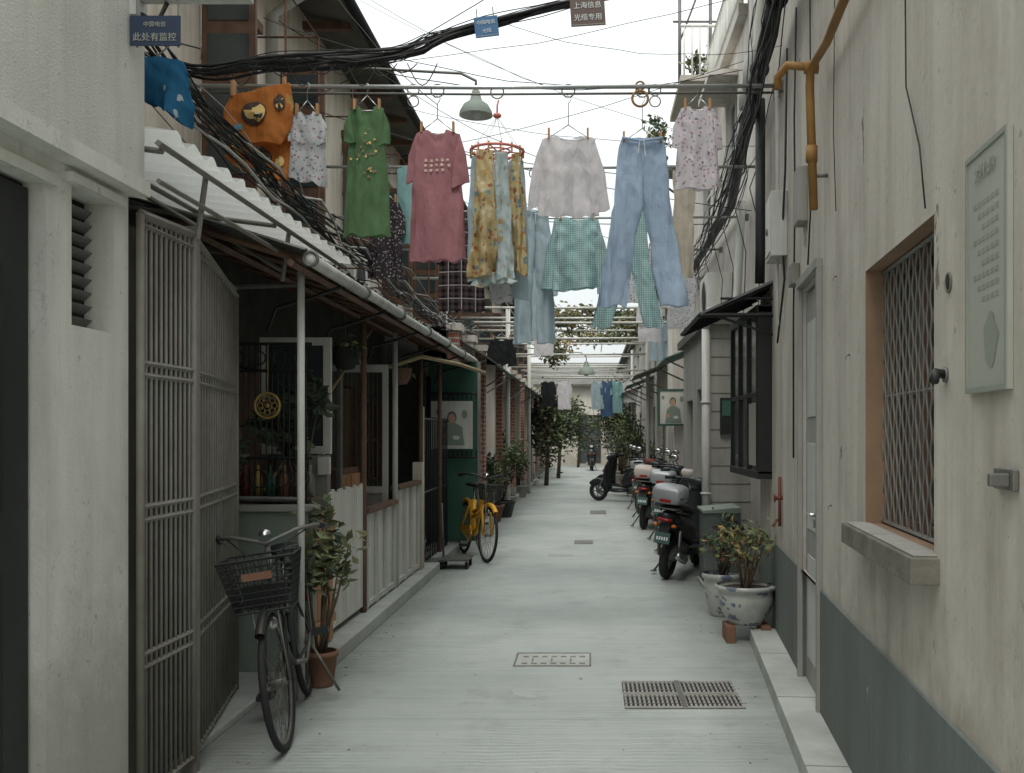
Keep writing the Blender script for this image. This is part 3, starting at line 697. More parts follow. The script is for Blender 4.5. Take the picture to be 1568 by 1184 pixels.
w=MB('metal_bracket',mtx=RN); w.box((2.26,.001,1.42),(2.4,.015,1.47),m_steel); w.box((2.28,.015,1.43),(2.3,.06,1.46),m_steel); w.done(bevel=.003)
w=MB('wall_cable',mtx=RN)
w.tube([(3.3,.01,4.5),(3.32,.012,3.3),(3.30,.012,2.7),(3.12,.012,2.45),(3.05,.012,2.24)],.003,m_cable,5)
w.tube([(6.2,.01,4.2),(6.22,.02,3.5),(6.18,.02,3.0),(6.3,.015,2.3),(6.3,.015,1.4)],.006,m_cable,5)
w.tube([(5.6,.01,4.2),(5.5,.02,3.4),(5.45,.02,2.9),(5.6,.02,2.5)],.005,m_cable,5)
w.tube([(6.6,.02,4.1),(6.62,.03,3.3),(6.8,.03,2.9),(6.75,.02,2.6),(7.1,.03,2.2)],.008,m_cable,5)
w.tube([(4.75,.01,4.2),(4.74,.012,3.6),(4.77,.012,3.0),(4.7,.012,2.6)],.0025,m_cable,5); w.done()
w=MB('wall_hooks',mtx=RN)
for (s,z) in ((4.4,1.9),(4.75,2.3),(4.9,1.2)):
    w.cyl((s,0,z),(s,.010,z),.004,m_steel,6); w.tube([(s,.01,z),(s+.01,.016,z-.01),(s,.016,z-.02)],.002,m_steel,4)
w.done()
w=MB('gas_pipe',mtx=RN)
w.tube([(1.5,.07,3.33),(4.6,.07,3.36),(4.95,.08,3.39),(5.0,.09,3.37),(5.02,.09,3.3),(5.02,.07,2.68)],.022,m_yel,10)
w.tube([(5.0,.08,3.39),(5.02,.2,3.41),(5.1,.24,3.38),(5.1,.24,3.32)],.022,m_yel,10)
w.cyl((5.02,.08,2.92),(5.02,.08,3.0),.03,m_yel); w.cyl((5.0,.05,3.39),(5.0,.12,3.39),.034,m_yel); w.cyl((5.02,.0,2.85),(5.02,.06,2.85),.01,m_steel); w.done()
w=MB('meter_box',mtx=RN); w.box((6.75,.0,2.76),(7.1,.11,3.2),m_wpipe); w.box((6.78,.11,2.79),(7.07,.118,3.17),m_white); w.cyl((6.92,.118,2.95),(6.92,.13,2.95),.025,m_steel)
w.tube([(6.9,.05,3.2),(6.9,.05,3.7),(6.92,.06,4.0)],.015,m_wpipe); w.tube([(6.9,.05,2.76),(6.9,.05,2.3)],.012,m_wpipe); w.done(bevel=.01)
w=MB('electric_box',mtx=RN); w.box((6.1,.0,2.47),(6.28,.05,2.6),m_bar); w.box((5.75,.0,2.78),(5.95,.06,3.1),m_grey); w.done(bevel=.006)
w=MB('red_valve',mtx=RN)
w.cyl((7.05,.02,.9),(7.05,.02,1.25),.012,m_red); w.cyl((7.05,.0,1.1),(7.05,.05,1.1),.016,m_red); w.torus((7.05,.055,1.1),(0,1,0),.026,.006,m_red,18,6); w.cyl((7.05,.04,.95),(7.03,.07,.9),.011,m_rust); w.done()
w=MB('downpipe'); 
w.tube([RN@Vector((4.2,.13,4.5)),RN@Vector((6,.13,4.27)),RN@Vector((8.8,.14,4.22)),Vector((1.62,11.5,4.2)),Vector((1.6,18,4.15)),Vector((1.5,30,4.1))],.055,m_black,12)
for s in (5,6.2,7.4,8.6): w.torus(RN@Vector((s,.13,4.38-.12*min(1,(s-4.2)/2))),(.08,1,0),.062,.012,m_black,16,6)
w.tube([RN@Vector((7.9,.08,4.2)),RN@Vector((7.9,.08,3.0)),RN@Vector((7.95,.08,2.75))],.04,m_black,12)
w.done()
w=MB('downpipe'); 
for s,r in ((8.0,.045),(8.5,.04)): w.tube([RN@Vector((s,.08,6.6)),RN@Vector((s,.08,4.7)),RN@Vector((s+.1,.16,4.55)),RN@Vector((s+.1,.16,4.35))],r,m_wpipe,12)
w.done()
w=MB('overhead_cables')
for k in range(18):
    a=RN@Vector((4.0,.08+.012*k%.16,4.35+rnd.uniform(-.12,.2))); b=RN@Vector((8.8,.1+rnd.uniform(0,.12),4.15+rnd.uniform(-.4,.15)))
    c=Vector((1.6+rnd.uniform(-.1,.05),17,4.1+rnd.uniform(-.45,.2)))
    p=wob(a,b,14,.06,.07,k)+wob(b,c,14,.12,.12,k+40)[1:]
    w.tube(p,rnd.choice((.003,.004,.006,.009)),m_cable,5)
for k in range(9):
    b=Vector((1.55,9+k*.9,4.1)); p=[b,b+Vector((-.1,.1,-.3)),b+Vector((.02,.2,-.7)),b+Vector((-.02,.1,-1.2-.3*rnd.random()))]
    w.tube(p,.005,m_cable,5)
w.done()
w=MB('bay_window')
w.box((1.30,7.75,1.24),(1.52,7.79,2.55),m_black)
w.box((1.29,7.75,2.50),(1.52,9.25,2.56),m_black); w.box((1.29,7.75,1.2),(1.52,9.25,1.26),m_black)
w.box((1.315,7.8,1.26),(1.325,9.2,2.5),m_glass)
for y in (7.79,8.26,8.73,9.2): w.box((1.295,y,1.261),(1.335,y+.045,2.499),m_black)
w.box((1.297,7.8,1.85),(1.333,9.2,1.885),m_black); w.box((1.299,7.85,1.3),(1.305,8.2,1.8),m_plaque)
w.box((1.33,9.2,1.26),(1.6,9.25,2.5),m_black); w.done(bevel=.004)
w=MB('window_awning')
w.prism([(.84,7.7,2.46),(1.47,7.7,2.74),(1.47,7.7,2.77),(.84,7.7,2.49)],(0,1.5,0),m_roofd)
w.bar((.84,7.7,2.47),(1.47,7.7,2.75),.028,m_black); w.bar((.84,7.69,2.47),(1.47,7.69,2.47),.025,m_black); w.bar((.84,7.69,2.47),(.84,9.2,2.47),.03,m_black)
w.bar((.84,9.2,2.47),(1.47,9.2,2.75),.028,m_black); w.bar((1.0,7.7,2.6),(1.47,7.7,2.6),.015,m_black); w.bar((.95,7.7,2.47),(1.47,7.7,2.3),.015,m_black)
for k in range(5): w.bar((.84,7.95+k*.28,2.45),(1.47,7.95+k*.28,2.73),.015,m_black)
w.done()
e=empty('block_shed')
w=MB('walls',e,RWm(1.32)); wall(w,11.0,14.2,0,2.75,[(11.6,12.4,.1,2.1),(12.9,13.7,.9,2.0)],m_grey,m_grey,th=.5)
w.done()
w=MB('front',e); w.box((1.32,10.98,0),(1.95,11.0,2.75),m_grey)
for z in [i*.2 for i in range(1,14)]: w.box((1.321,10.974,z),(1.95,10.98,z+.008),m_sill)
w.box((1.24,10.85,2.75),(2.0,14.3,2.85),m_roofd); w.box((1.42,10.93,1.55),(1.6,10.974,1.95),m_black); w.box((1.44,10.92,1.75),(1.58,10.93,1.92),m_dgreen); w.done()
w=MB('downpipe'); w.cyl((1.26,10.93,.0),(1.26,10.93,2.7),.045,m_wpipe,14); w.tube([(1.26,10.93,2.7),(1.3,10.93,2.9),(1.6,10.9,3.0),(1.65,10.9,4.1)],.045,m_wpipe,12)
for z in (.9,1.9): w.torus((1.26,10.93,z),(0,0,1),.05,.012,m_wpipe,14,6)
w.done()
e=empty('rendered_house')
w=MB('walls',e,RWm(1.76))
ops=[(9.3,10.0,3.2,4.0),(12,13,4.6,5.8),(14.6,15.6,4.6,5.8),(16.4,17.3,1,2.2),(14.7,15.6,.1,2.2)]
wall(w,8.82,11.2,0,6.9,ops[:1],m_pale,m_pale,th=4); wall(w,11.2,18,0,6.35,ops[1:],m_pale,m_pale,th=4)
w.done()
w=MB('windows',e,RWm(1.76))
for a,b,c,d in ops[:4]: window(w,a,b,c,d,-.08,m_white,None,2,2)
for a in (12,14.6): w.box((a-.1,.0,5.85),(a+1.1,.35,5.92),m_pale)
w.box((11.2,.0,6.28),(18.05,.1,6.4),m_pale); w.box((8.8,.0,6.5),(11.25,.35,6.62),m_cream)
w.done()
w=MB('terrace_railing')
for z in (6.6,7.15): w.bar((1.72,11.3,z),(1.72,18,z),.03,m_white)
y=11.3
while y<18: w.tube([(1.72,y,6.4),(1.72,y,7.15)],.014,m_white,5); y+=.14
for x in [1.3+.11*k for k in range(12)]: w.tube([(x,13.9,6.5),(x,13.9,7.25)],.014,m_white,5)
w.bar((1.25,13.9,7.25),(2.6,13.9,7.25),.03,m_white); w.bar((1.25,13.9,6.5),(2.6,13.9,6.5),.03,m_white); w.box((1.22,13.6,6.38),(1.76,15.4,6.46),m_pale)
for x in (1.3,1.75,2.4): w.tube([(x,14.6,6.4),(x,14.6,8.6)],.025,m_steel,6)
for z in (7.6,8.0,8.5): w.bar((1.2,14.6,z),(2.7,14.6,z),.025,m_steel)
w.bar((1.3,14.6,7.3),(1.75,14.6,8.5),.02,m_steel)
w.done()
plant('terrace_plant',(1.5,14.3,6.46),.45,(.2,.2,.2),120,.1,m_lf[1:],m_terra,9,7,.13,.2)
plant('terrace_plant',(1.2,17.5,6.2),.8,(.38,.3,.32),220,.11,m_lfr[1:],m_terra,10,7,.15,.22)
w=MB('wall_shelf'); w.box((1.0,17.2,6.12),(1.76,17.8,6.2),m_steel); w.bar((1.0,17.5,6.12),(1.75,17.5,5.6),.03,m_steel); w.done()
e=empty('terrace_house')
w=MB('walls',e,RWm(1.5)); ops=[]; y=18.6
while y<46: ops+=[(y,y+.9,.1,2.2),(y+1.4,y+2.3,.95,2.2),(y+.6,y+1.6,3.1,4.1)]; y+=3.2
wall(w,18,48,0,4.6,ops,m_pale,m_grey,th=4); w.done()
w=MB('windows',e,RWm(1.5))
for i,o in enumerate(ops):
    if i%3==0: w.box((o[0]+.02,-.1,.1),(o[1]-.02,-.06,2.18),m_wood if i%2 else m_green)
    else: window(w,*o,-.08,m_white,None,2,2)
w.prism([(18,.3,4.55),(18,-4,5.9),(18,-4,6.0),(18,.3,4.65)],(30,0,0),m_roofd)
y=18.3
while y<47: w.box((y,.0,0),(y+.2,.08,4.5),m_white); y+=3.2
w.done()
for a in range(6):
    y=15+a*4.3; w=MB('green_awning'); X=1.76 if y<18 else 1.5
    w.prism([(X,y,2.95),(X-.65,y,2.7),(X-.65,y,2.68),(X,y,2.93)],(0,2.2,0),m_dgreen if a%2==0 else m_roofd)
    w.bar((X-.62,y+.1,2.68),(X-.02,y+.1,2.4),.02,m_steel); w.bar((X-.62,y+2.1,2.68),(X-.02,y+2.1,2.4),.02,m_steel); w.done()
pr=portrait('framed_portrait',1.2,1.73,17.85,1.7,2.36,m_dgreen,2)
w=MB('utility_cabinet'); w.box((1.14,9.95,.05),(1.5,10.5,.76),m_dado); w.prism([(1.12,9.93,.76),(1.5,9.93,.76),(1.5,9.93,.82),(1.12,9.93,.79)],(0,.6,0),m_green)
w.box((1.16,9.94,.1),(1.46,9.95,.72),m_dado); w.box((1.4,9.925,.4),(1.42,9.94,.48),m_steel); w.box((1.12,9.92,0),(1.52,10.52,.05),m_step); w.done(bevel=.008)
w=MB('brick_plinth'); w.box((1.0,7.35,.004),(1.07,7.6,.13),m_terra); w.box((1.26,7.35,.004),(1.33,7.6,.13),m_terra); w.done(bevel=.006)
PP=[(.001,0),(.13,0),(.135,.02),(.165,.06),(.2,.14),(.21,.2),(.205,.25),(.23,.262),(.235,.28),(.22,.292),(.195,.28),(.001,.26)]
plant('potted_shrub',(1.165,7.5,.13),.56,(.22,.2,.24),280,.06,m_lf[1:]+[m_lfr[1]],m_porc,21,12,.2,.28,PP)
plant('potted_shrub',(1.12,8.5,.004),.6,(.2,.2,.24),240,.06,m_lf[:3]+[m_lfr[0]],m_porc,23,8,.14,.36,[(a*.75,b*1.25) for a,b in PP])
plant('potted_shrub',(1.25,9.3,.004),.6,(.18,.2,.3),220,.07,m_lf[:3],m_terra,24,8,.12,.26)
for i,(x,y,h,r,pm) in enumerate(((-1.66,18.6,1.35,.42,m_black),(-1.78,17.6,.9,.26,m_terra),(-1.75,20.2,1.35,.38,m_grey),(-1.78,24.5,.9,.26,m_grey),(1.2,24.0,1.5,.55,m_grey),(1.1,26,1.9,.65,m_terra),(1.05,28.5,1.8,.65,m_terra),(.95,31,1.9,.65,m_grey),(1.0,34,1.9,.7,m_grey))):
    plant('potted_shrub',(x,y,.004),h,(r,r,h*.42),int(430),.11,m_lf[:3],pm,60+i,9,.24,.3)
def tree(name,x,y,h,r,seed,n=2000):
    w=MB(name); R_=random.Random(seed)
    top=Vector((x+R_.uniform(-.2,.2),y,h*.62)); w.tube([(x,y,0),(x+.05,y,h*.3),top],.08,m_bark,8,True,[.07,.055,.04])
    cs=leaves(w,(x,y,h*.62),(r,r,h*.42),n,.15,m_lf[:2]+[m_lf[0],m_lf[2]],16,seed)
    for q in cs: w.tube([(x+.03,y,h*.38),Vector((x,y,h*.5)).lerp(q,.5)+Vector((0,0,.1)),q],.03,m_bark,5,True,[.035,.02,.008])
    w.done(recalc=False)
tree('street_tree',-1.35,30,3.0,.55,5); tree('street_tree',-1.15,35,2.9,.7,6); tree('street_tree',1.05,37,3.7,.8,7); tree('street_tree',1.0,41,3.7,.9,9); tree('street_tree',-.6,46.5,3.4,1.0,10); tree('street_tree',2.2,46.5,4.6,1.5,12,2600)
w=MB('climbing_vine')
for (x,y,z,a,b,c,n,s) in ((-.5,21,4.05,.9,1.2,.28,900,1),(.7,22.5,4.1,.8,1.5,.3,900,2),(-.9,24,3.6,.5,1.0,.4,500,3),(1.2,20,3.9,.3,1,.4,400,4),(.2,26,4.1,1.2,1,.25,700,6)):
    leaves(w,(x,y,z),(a,b,c),n,.13,m_lf[1:]+m_lfr[1:2],14,s,-.3)
w.tube([(-1.9,21,3.0),(-1.5,21,3.9),(-.5,21.2,4.1),(.6,22,4.1),(1.4,22.5,4.0)],.025,m_bark,6); w.done(recalc=False)
e=empty('end_house')
w=MB('walls',e,frameM(0,49,(1,0),(0,-1))); ops=[]
for x in (-4.6,-2.6,1.2,3.2): ops+=[(x,x+.9,1.0,2.3)]
ops.append((-.6,.5,.1,2.5))
wall(w,-8,8,0,4.0,ops,m_pale,m_grey,th=6); w.done()
w=MB('windows',e,frameM(0,49,(1,0),(0,-1)))
for o in ops: window(w,*o,-.08,m_wood,None,2,2)
w.prism([(-8,.4,3.9),(-8,-6,5.4),(-8,-6,5.5),(-8,.4,4.0)],(16,0,0),m_roofd); w.done()
# ------------------------------------------------------------ poles
PZ=4.0
def pole(y,z,x0,x1,r=.014,mat=None,name='laundry_pole',yo=0):
    w=MB(name); w.tube([(x0,y,z),((x0+x1)/2,y+yo,z-.012),(x1,y,z)],r,mat or m_alum,8)
    for x in (x0,x1): w.box((x-.02,y-.03,z-.04),(x+.02,y+.03,z+.03),m_steel)
    w.done()
pole(7.0,PZ,-2.85,1.33,.0155); pole(7.14,PZ+.0,-2.85,1.33,.009,m_steel)
pole(9.0,3.97,-2.85,1.7); pole(11,3.95,-2.85,1.72); pole(13.2,4.0,-2.85,1.72)
ys=[15,16.2,17.5,19,20.3,21.5,22.6,24,25.2,26.5,28,29.5,31,33,35,37.5,40]
for i,y in enumerate(ys): pole(y,3.9+.12*math.sin(i*2.3),-2.85,1.48 if y>18 else 1.7,.022,m_white)
for i,y in enumerate((16,19.6,23,27,30)): pole(y,3.35+.1*math.sin(i*1.3),-1.9,1.48 if y>18 else 1.7,.02,m_white)
w=MB('pergola_frame')
for x in (-1.6,-.7,.3,1.1): w.bar((x,15,4.03),(x,30,4.03),.018,m_white)
for (x,y) in ((-1.62,19.4),(-1.62,26),(1.2,21),(1.2,29)): w.cyl((x,y,0),(x,y,4.0),.045,m_white,10)
w.done()
w=MB('overhead_cables')
pts=[(-2.95,6.1,3.9),(-2.38,6,3.735),(-1.99,6,3.79),(-1.59,6,3.806),(-1.2,6,3.85),(-.807,6,3.98),(-.217,6,4.13),(.37,6,4.25),(1.27,6,4.5)]
def spl(pts,n=6):
    o=[];P=[Vector(p) for p in pts]
    for i in range(len(P)-1):
        a=P[max(0,i-1)];b=P[i];c=P[i+1];d=P[min(len(P)-1,i+2)]
        for k in range(n):
            t=k/n; o.append(.5*((2*b)+(-a+c)*t+(2*a-5*b+4*c-d)*t*t+(-a+3*b-3*c+d)*t**3))
    return o+[P[-1]]
for k in range(22):
    q=spl(pts); o=Vector((0,rnd.uniform(-.05,.05),rnd.uniform(-.035,.035)))
    q=[p+o*(1.1 if p.x<-1 else .6)+noise.noise_vector(Vector((p.x*2.6,k*2.3,0)))*(.045 if p.x<-.9 else .028) for p in q]
    w.tube(q,rnd.choice((.003,.004,.006,.009)),m_cable,6)
w.tube([p+Vector((0,.01,0)) for p in spl(pts)[10:26]],.02,m_cable,8)
for k in range(11):
    x=-2.3+k*.12; z=3.77
    w.tube([(x+.18*t,5.96,z-.09*math.sin(math.pi*t)*(1+.5*math.sin(k*2))) for t in [j/8 for j in range(9)]],.0035,m_cable,5)
for k in range(24):
    a=Vector((-2.35+rnd.uniform(-.12,.12),5.2,3.55+rnd.uniform(-.16,.12))); b=Vector((-2.02+rnd.uniform(-.15,.15),9.5,3.05+rnd.uniform(-.12,.2))); c=Vector((-1.95+rnd.uniform(-.2,.2),17,3.05+rnd.uniform(-.1,.3)))
    p=wob(a,b,16,.1,.12,k+100)+wob(b,c,16,.1,.15,k+200)[1:]
    w.tube(p,rnd.choice((.003,.005,.006,.010)),m_cable if k%5 else m_wpipe,5)
for a,b,r in (((-2.9,8,3.9),(1.3,5.6,5.3),.004),((-2.85,9,4.6),(1.7,10.5,3.9),.004),((-2.4,10,5.4),(-.2,9,3.95),.003),((-2.6,12,5.2),(1.7,12,4.6),.005),((-2.4,7.3,4.6),(.3,7.2,4.05),.003),
              ((-1.0,8,4.35),(-2.85,9,5.3),.004),((-1.0,8,4.35),(1.75,9.5,5.1),.004),((-2.85,14,4.8),(1.75,13,4.3),.006),((-2.4,8,5.6),(-1.1,7.1,3.9),.003),
              ((-2.3,6.5,5.0),(-.3,7,4.0),.002),((-2.3,9,5.6),(.9,8.2,4.0),.002),((-2.3,12,5.5),(1.6,9.5,4.3),.003),((-1.9,6.1,3.8),(1.25,5.5,4.1),.002),((-2.3,14,5.5),(1.7,16,4.2),.004),((-.6,6,4.05),(1.2,6.3,4.0),.002),((-2.85,10,4.2),(1.6,8.7,4.9),.003)):
    w.tube(wob(a,b,12,.12,.02,int(a[1]*7)),r,m_cable,4)
w.done()
def hangsign(name,cx,y,cz,wd,ht,rot,mat,lines,size):
    w=MB(name,mtx=Matrix.Translation((cx,y,cz))@Matrix.Rotation(rot,4,'Y')); w.box((-wd/2,-.004,-ht/2),(wd/2,.004,ht/2),mat)
    w.box((-wd/2+.006,-.0052,-ht/2+.006),(wd/2-.006,-.0042,-ht/2+.009),m_plaque)
    w.tube([(-wd*.35,0,ht/2),(-wd*.35,.02,ht/2+.06)],.003,m_steel,4); w.tube([(wd*.35,0,ht/2),(wd*.35,.02,ht/2+.06)],.003,m_steel,4); s=w.done()
    for i,l in enumerate(lines):
        z=ht*(.2-.42*i); text('lettering',l,size,Vector((cx,y-.006,cz))+Matrix.Rotation(rot,3,'Y')@Vector((0,0,z)),(math.pi/2,rot,0),m_letter,s)
hangsign('telecom_sign',-.62,5.9,3.965,.14,.12,-.12,m_bluesign,('中国电信','光缆'),.028)
hangsign('cable_sign',-.02,5.9,4.055,.205,.17,-.06,m_brownsign,('上海信息','光缆专用'),.042)
def lamp(x,y,z,s=1):
    w=MB('street_lamp'); w.lathe((x,y,z),[(.135*s,0),(.13*s,.03*s),(.1*s,.085*s),(.05*s,.12*s),(.035*s,.17*s),(.03*s,.2*s),(.001,.21*s)],m_green,24)
    w.lathe((x,y,z),[(.133*s,.001),(.1*s,.03*s),(.03*s,.05*s),(.001,.05*s)],m_white,24); w.ell((x,y,z+.02*s),(.04*s,.04*s,.05*s),m_letter)
    w.tube([(x,y,z+.2*s),(x,y,z+.28*s),(x-.12,y,z+.34*s),(x-.5,y,z+.36*s),(-2.88,y+.2,z+.5*s)],.012,m_steel,6); w.done()
lamp(-.925,8,4.11); lamp(-.12,25,3.05,1.6)
# ------------------------------------------------------------ laundry
def panel(mb,rows,dep,mat,amp=.02,seed=0,n=44,m=26,slope=0,df=0,db=0,y=0,fr=9,hem=.014):
    vs=[];fs=[];K=len(rows)-1
    for j in range(m+1):
        r=j/m; u=r*K; i0=min(int(u),K-1); t0=u-i0
        a=[rows[i0][q]*(1-t0)+rows[i0+1][q]*t0 for q in range(4)]
        for i in range(n):
            an=2*math.pi*i/n; t=math.cos(an); s=math.sin(an)
            x=(a[0]+a[2])/2+t*(a[2]-a[0])/2; z=(a[1]+a[3])/2+t*(a[3]-a[1])/2
            z-=slope*abs(t)**1.6*(1-r)**3
            gx=max(0,1-(t/.42)**2); z-=max(0,1-r*2.5)*gx*(df if s<0 else db)
            n1=noise.noise(Vector((x*fr,z*1.1,seed*7.3+(2 if s>0 else 0)))); n2=noise.noise(Vector((x*fr*.8+z*1.5,z*1.6,seed*3.3+5)))
            f=amp*(.3+r)*(2.6*n1+1.9*(.3-abs(n2)))+amp*.6*noise.noise(Vector((x*20+z*8,z*12,seed)))
            z+=(r**8)*hem*noise.noise(Vector((x*14,0,seed)))*2
            x+=amp*.6*noise.noise(Vector((z*5,seed,s)))
            vs.append((x,y+dep*s*(.45+.55*r)+f,z))
    for j in range(m):
        for i in range(n): fs.append((j*n+i,j*n+(i+1)%n,(j+1)*n+(i+1)%n,(j+1)*n+i))
    mb.add(vs,fs,mat,True)
def hanger(mb,cx,y,zs,zp,hw,ring=True,mat=None):
    mat=mat or m_chrome
    if ring: mb.torus((cx,y,zp-.035),(0,1,0),.045,.005,m_steel,20,6)
    zt=zp-.075 if ring else zp+.01
    zn=zs+.07
    mb.tube([(cx-.02,y,zt-.01),(cx,y,zt+.008),(cx+.02,y,zt-.012),(cx+.012,y,zt-.035),(cx,y,zt-.05),(cx,y,zn)],.0032,mat,5)
    mb.tube([(cx,y,zn),(cx-hw,y,zs-.03),(cx,y,zs-.035),(cx+hw,y,zs-.03),(cx,y,zn)],.004,mat,5)
    for s in (-1,1):
        mb.box((cx+s*hw*.9-.007,y-.02,zs-.03),(cx+s*hw*.9+.007,y+.02,zs+.045),m_peg)
def shirt(name,cx,y,zt,zb,sw,hw,mat,sl=.2,drop=.12,cw=.09,zp=PZ,seed=1,df=.09,slope=.03,amp=.02,waist=None,ring=True,tilt=0):
    w=MB(name)
    wv=waist or (sw+hw)/2
    panel(w,[(cx-sw,zt,cx+sw,zt),(cx-sw*.93,zt-.12,cx+sw*.93,zt-.12),(cx-wv,(zt*.5+zb*.5),cx+wv,(zt*.5+zb*.5)),(cx-hw,zb-tilt,cx+hw,zb+tilt)],.03,mat,amp,seed,slope=slope,df=df,db=df*.35,y=y,fr=11)
    for s in (-1,1):
        if sl>0:
            a=(cx+s*sw*.97,zt-.035); b=(cx+s*sw*.78,zt-.2)
            c=(cx+s*(sw+drop),zt-sl); d=(cx+s*(sw+drop-cw*1.3),zt-sl-.02-.02*s)
            mid=((a[0]+c[0])/2+s*.02,(a[1]+c[1])/2+.02,(b[0]+d[0])/2,(b[1]+d[1])/2)
            panel(w,[(a[0],a[1],b[0],b[1]),mid,(c[0],c[1],d[0],d[1])],.022,mat,amp*.7,seed+s,n=24,m=14,y=y)
    hanger(w,cx,y,zt,zp,sw*.8,ring)
    return w.done(recalc=False)
def pants(name,cx,y,zt,zc,zb,ww,lw,spread,mat,zp=PZ,seed=1,amp=.022,sp2=None,ring=True):
    w=MB(name); sp2=spread if sp2 is None else sp2
    for s,q in ((-1,spread),(1,sp2)):
        bx=cx+s*q; hemo=bx+s*lw; hemi=bx-s*lw; ci=cx-s*.006
        def rw(o,i,z): return (min(o,i),z,max(o,i),z) 
        o1=cx+s*ww*1.1
        rows=[rw(cx+s*ww*.8,ci,zt),rw(cx+s*ww*.92,ci,zt-.06),rw(cx+s*ww*1.02,ci,(zt+zc)/2),rw(o1,ci,zc),rw(o1+(hemo-o1)*.33,cx+s*.02+(hemi-cx)*.25,zc-(zc-zb)*.33),rw(o1+(hemo-o1)*.66,cx+(hemi-cx)*.62,zc-(zc-zb)*.66),rw(hemo,hemi,zb)]
        panel(w,rows,.032,mat,amp,seed+s+3,y=y+.004*s,fr=13,n=34,m=40)
    w.tube([(cx-ww*.8,y-.035,zt-.005),(cx,y-.04,zt-.03),(cx+ww*.8,y-.035,zt-.005)],.010,mat,6)
    w.tube([(cx-.02,y-.05,zt-.03),(cx-.03,y-.055,zt-.12)],.003,m_letter,4); w.tube([(cx+.01,y-.05,zt-.03),(cx+.02,y-.055,zt-.14)],.003,m_letter,4)
    hanger(w,cx,y,zt+.0,zp,ww*.8,ring); return w.done(recalc=False)
c_green=cloth('green_cotton',L(104,134,98)); c_pink=cloth('dusty_pink_cotton',L(182,132,138)); c_white=cloth('pale_cotton',L(232,229,231),.45)
c_pblue=cloth('pale_blue_cotton',L(190,206,213),.4)
c_teal=cloth_check('teal_gingham',L(204,222,220),L(122,172,176),.02); c_bcheck=cloth_check('blue_microcheck',L(192,208,224),L(166,188,212),.012)
c_plaid=cloth_check('dark_plaid',L(92,78,78),L(38,38,42),.06,L(184,180,180))
c_orange=cloth_floral('orange_print',L(204,132,74),[L(204,132,74),L(206,168,104),L(90,130,142),L(196,120,62)],7,.36)
c_flor=cloth_floral('white_floral',L(214,215,216),[L(130,144,164),L(184,132,136),L(146,152,156),L(200,200,200)],38,.33)
c_flor2=cloth_floral('pink_floral',L(220,214,218),[L(188,140,150),L(160,144,166),L(196,166,170),L(144,144,160)],36,.32)
c_scarfy=cloth_floral('yellow_scarf',L(206,190,146),[L(188,130,94),L(132,158,164),L(222,214,190),L(172,114,98),L(206,168,108),L(206,190,146)],24,.42)
c_scarfb=cloth_floral('blue_scarf',L(198,210,210),[L(208,176,128),L(216,218,212),L(160,184,188),L(198,210,210)],20,.36)
c_bluebag=cloth_floral('blue_print',L(58,116,154),[L(190,200,202),L(44,84,122),L(50,106,148)],13,.3)
c_dots=cloth_floral('dotted_cloth',L(76,68,72),[L(196,196,196),L(176,176,176)],40,.3)
c_dblue=cloth('denim_blue',L(90,116,148)); c_dk=cloth('charcoal_cotton',L(52,54,56)); c_lteal=cloth('teal_cotton',L(150,190,190))
m_printw=M('print_ink',L(190,166,154),.8,.1,5,0); m_printg=M('print_green',L(128,112,92),.8,.1,5,0); m_pcream=M('print_cream',L(214,184,120),.8,.06,5,0); m_pblk=M('print_dark',L(66,54,46),.8,.1,5,0); m_pteal=M('print_teal',L(84,140,156),.8,.1,5,0)
shirt('green_dress',-1.575,7,3.86,2.94,.12,.165,c_green,.26,.045,.07,seed=3,df=.13,slope=.02,ring=False)
shirt('pink_dress',-1.08,7,3.70,2.77,.155,.20,c_pink,.38,.07,.1,seed=4,df=.1,slope=.04,ring=True)
def front(ob):
    pts=[v.co for v in ob.data.vertices]
    def f(x,z):
        near=[p for p in pts if abs(p.x-x)<.025 and abs(p.z-z)<.035]
        return min(p.y for p in near) if near else None
    return f
def decal(ob,pname,shapes):
    # flat printed motifs draped on the garment's own front surface
    f=front(ob); o=ob.location; vs=[];fs=[];mi=[];mats=[]
    for (cx,cz,rx,rz,mat,d) in shapes:
        b=len(vs); ok=[]
        for q in range(18):
            a=q*math.pi/9; x=cx+rx*math.cos(a)-o.x; z=cz+rz*math.sin(a)-o.z; y=f(x,z)
            ok.append((x,y,z))
        ys=[p[1] for p in ok if p[1] is not None]
        if not ys: continue
        y0=min(ys); c0=f(cx-o.x,cz-o.z); c0=y0 if c0 is None else min(c0,y0)
        vs.append((cx-o.x,c0-.004-d,cz-o.z)); vs+=[(p[0],(p[1] if p[1] is not None else y0)-.005-d,p[2]) for p in ok]
        if mat not in mats: mats.append(mat)
        for q in range(18): fs.append((b,b+1+q,b+1+(q+1)%18)); mi.append(mats.index(mat))
    m2=bpy.data.meshes.new(pname); m2.from_pydata(vs,[],fs)
    for mt in mats: m2.materials.append(mt)
    m2.polygons.foreach_set('material_index',mi); q=bpy.data.objects.new(pname,m2); COL.objects.link(q); q.parent=ob
r=random.Random(1)
decal(bpy.data.objects['green_dress'],'print',[(-1.575+r.gauss(0,.045),3.5+r.gauss(0,.08),r.uniform(.004,.011),r.uniform(.004,.012),m_printg if k%3 else m_pcream,0) for k in range(34)])
decal(bpy.data.objects['pink_dress'],'print',[(-1.16+.04*(k%5)+r.uniform(-.005,.005),3.47-.035*(k//5),.011,.012,m_printw,0) for k in range(14)])
shirt('white_blouse',-.16,7,3.655,3.08,.19,.215,c_white,.52,.10,.1,seed=5,df=.07,slope=.03,amp=.024)
shirt('floral_blouse',.75,7.02,3.87,3.28,.12,.16,c_flor2,.3,.06,.09,seed=8,df=.08,ring=False)
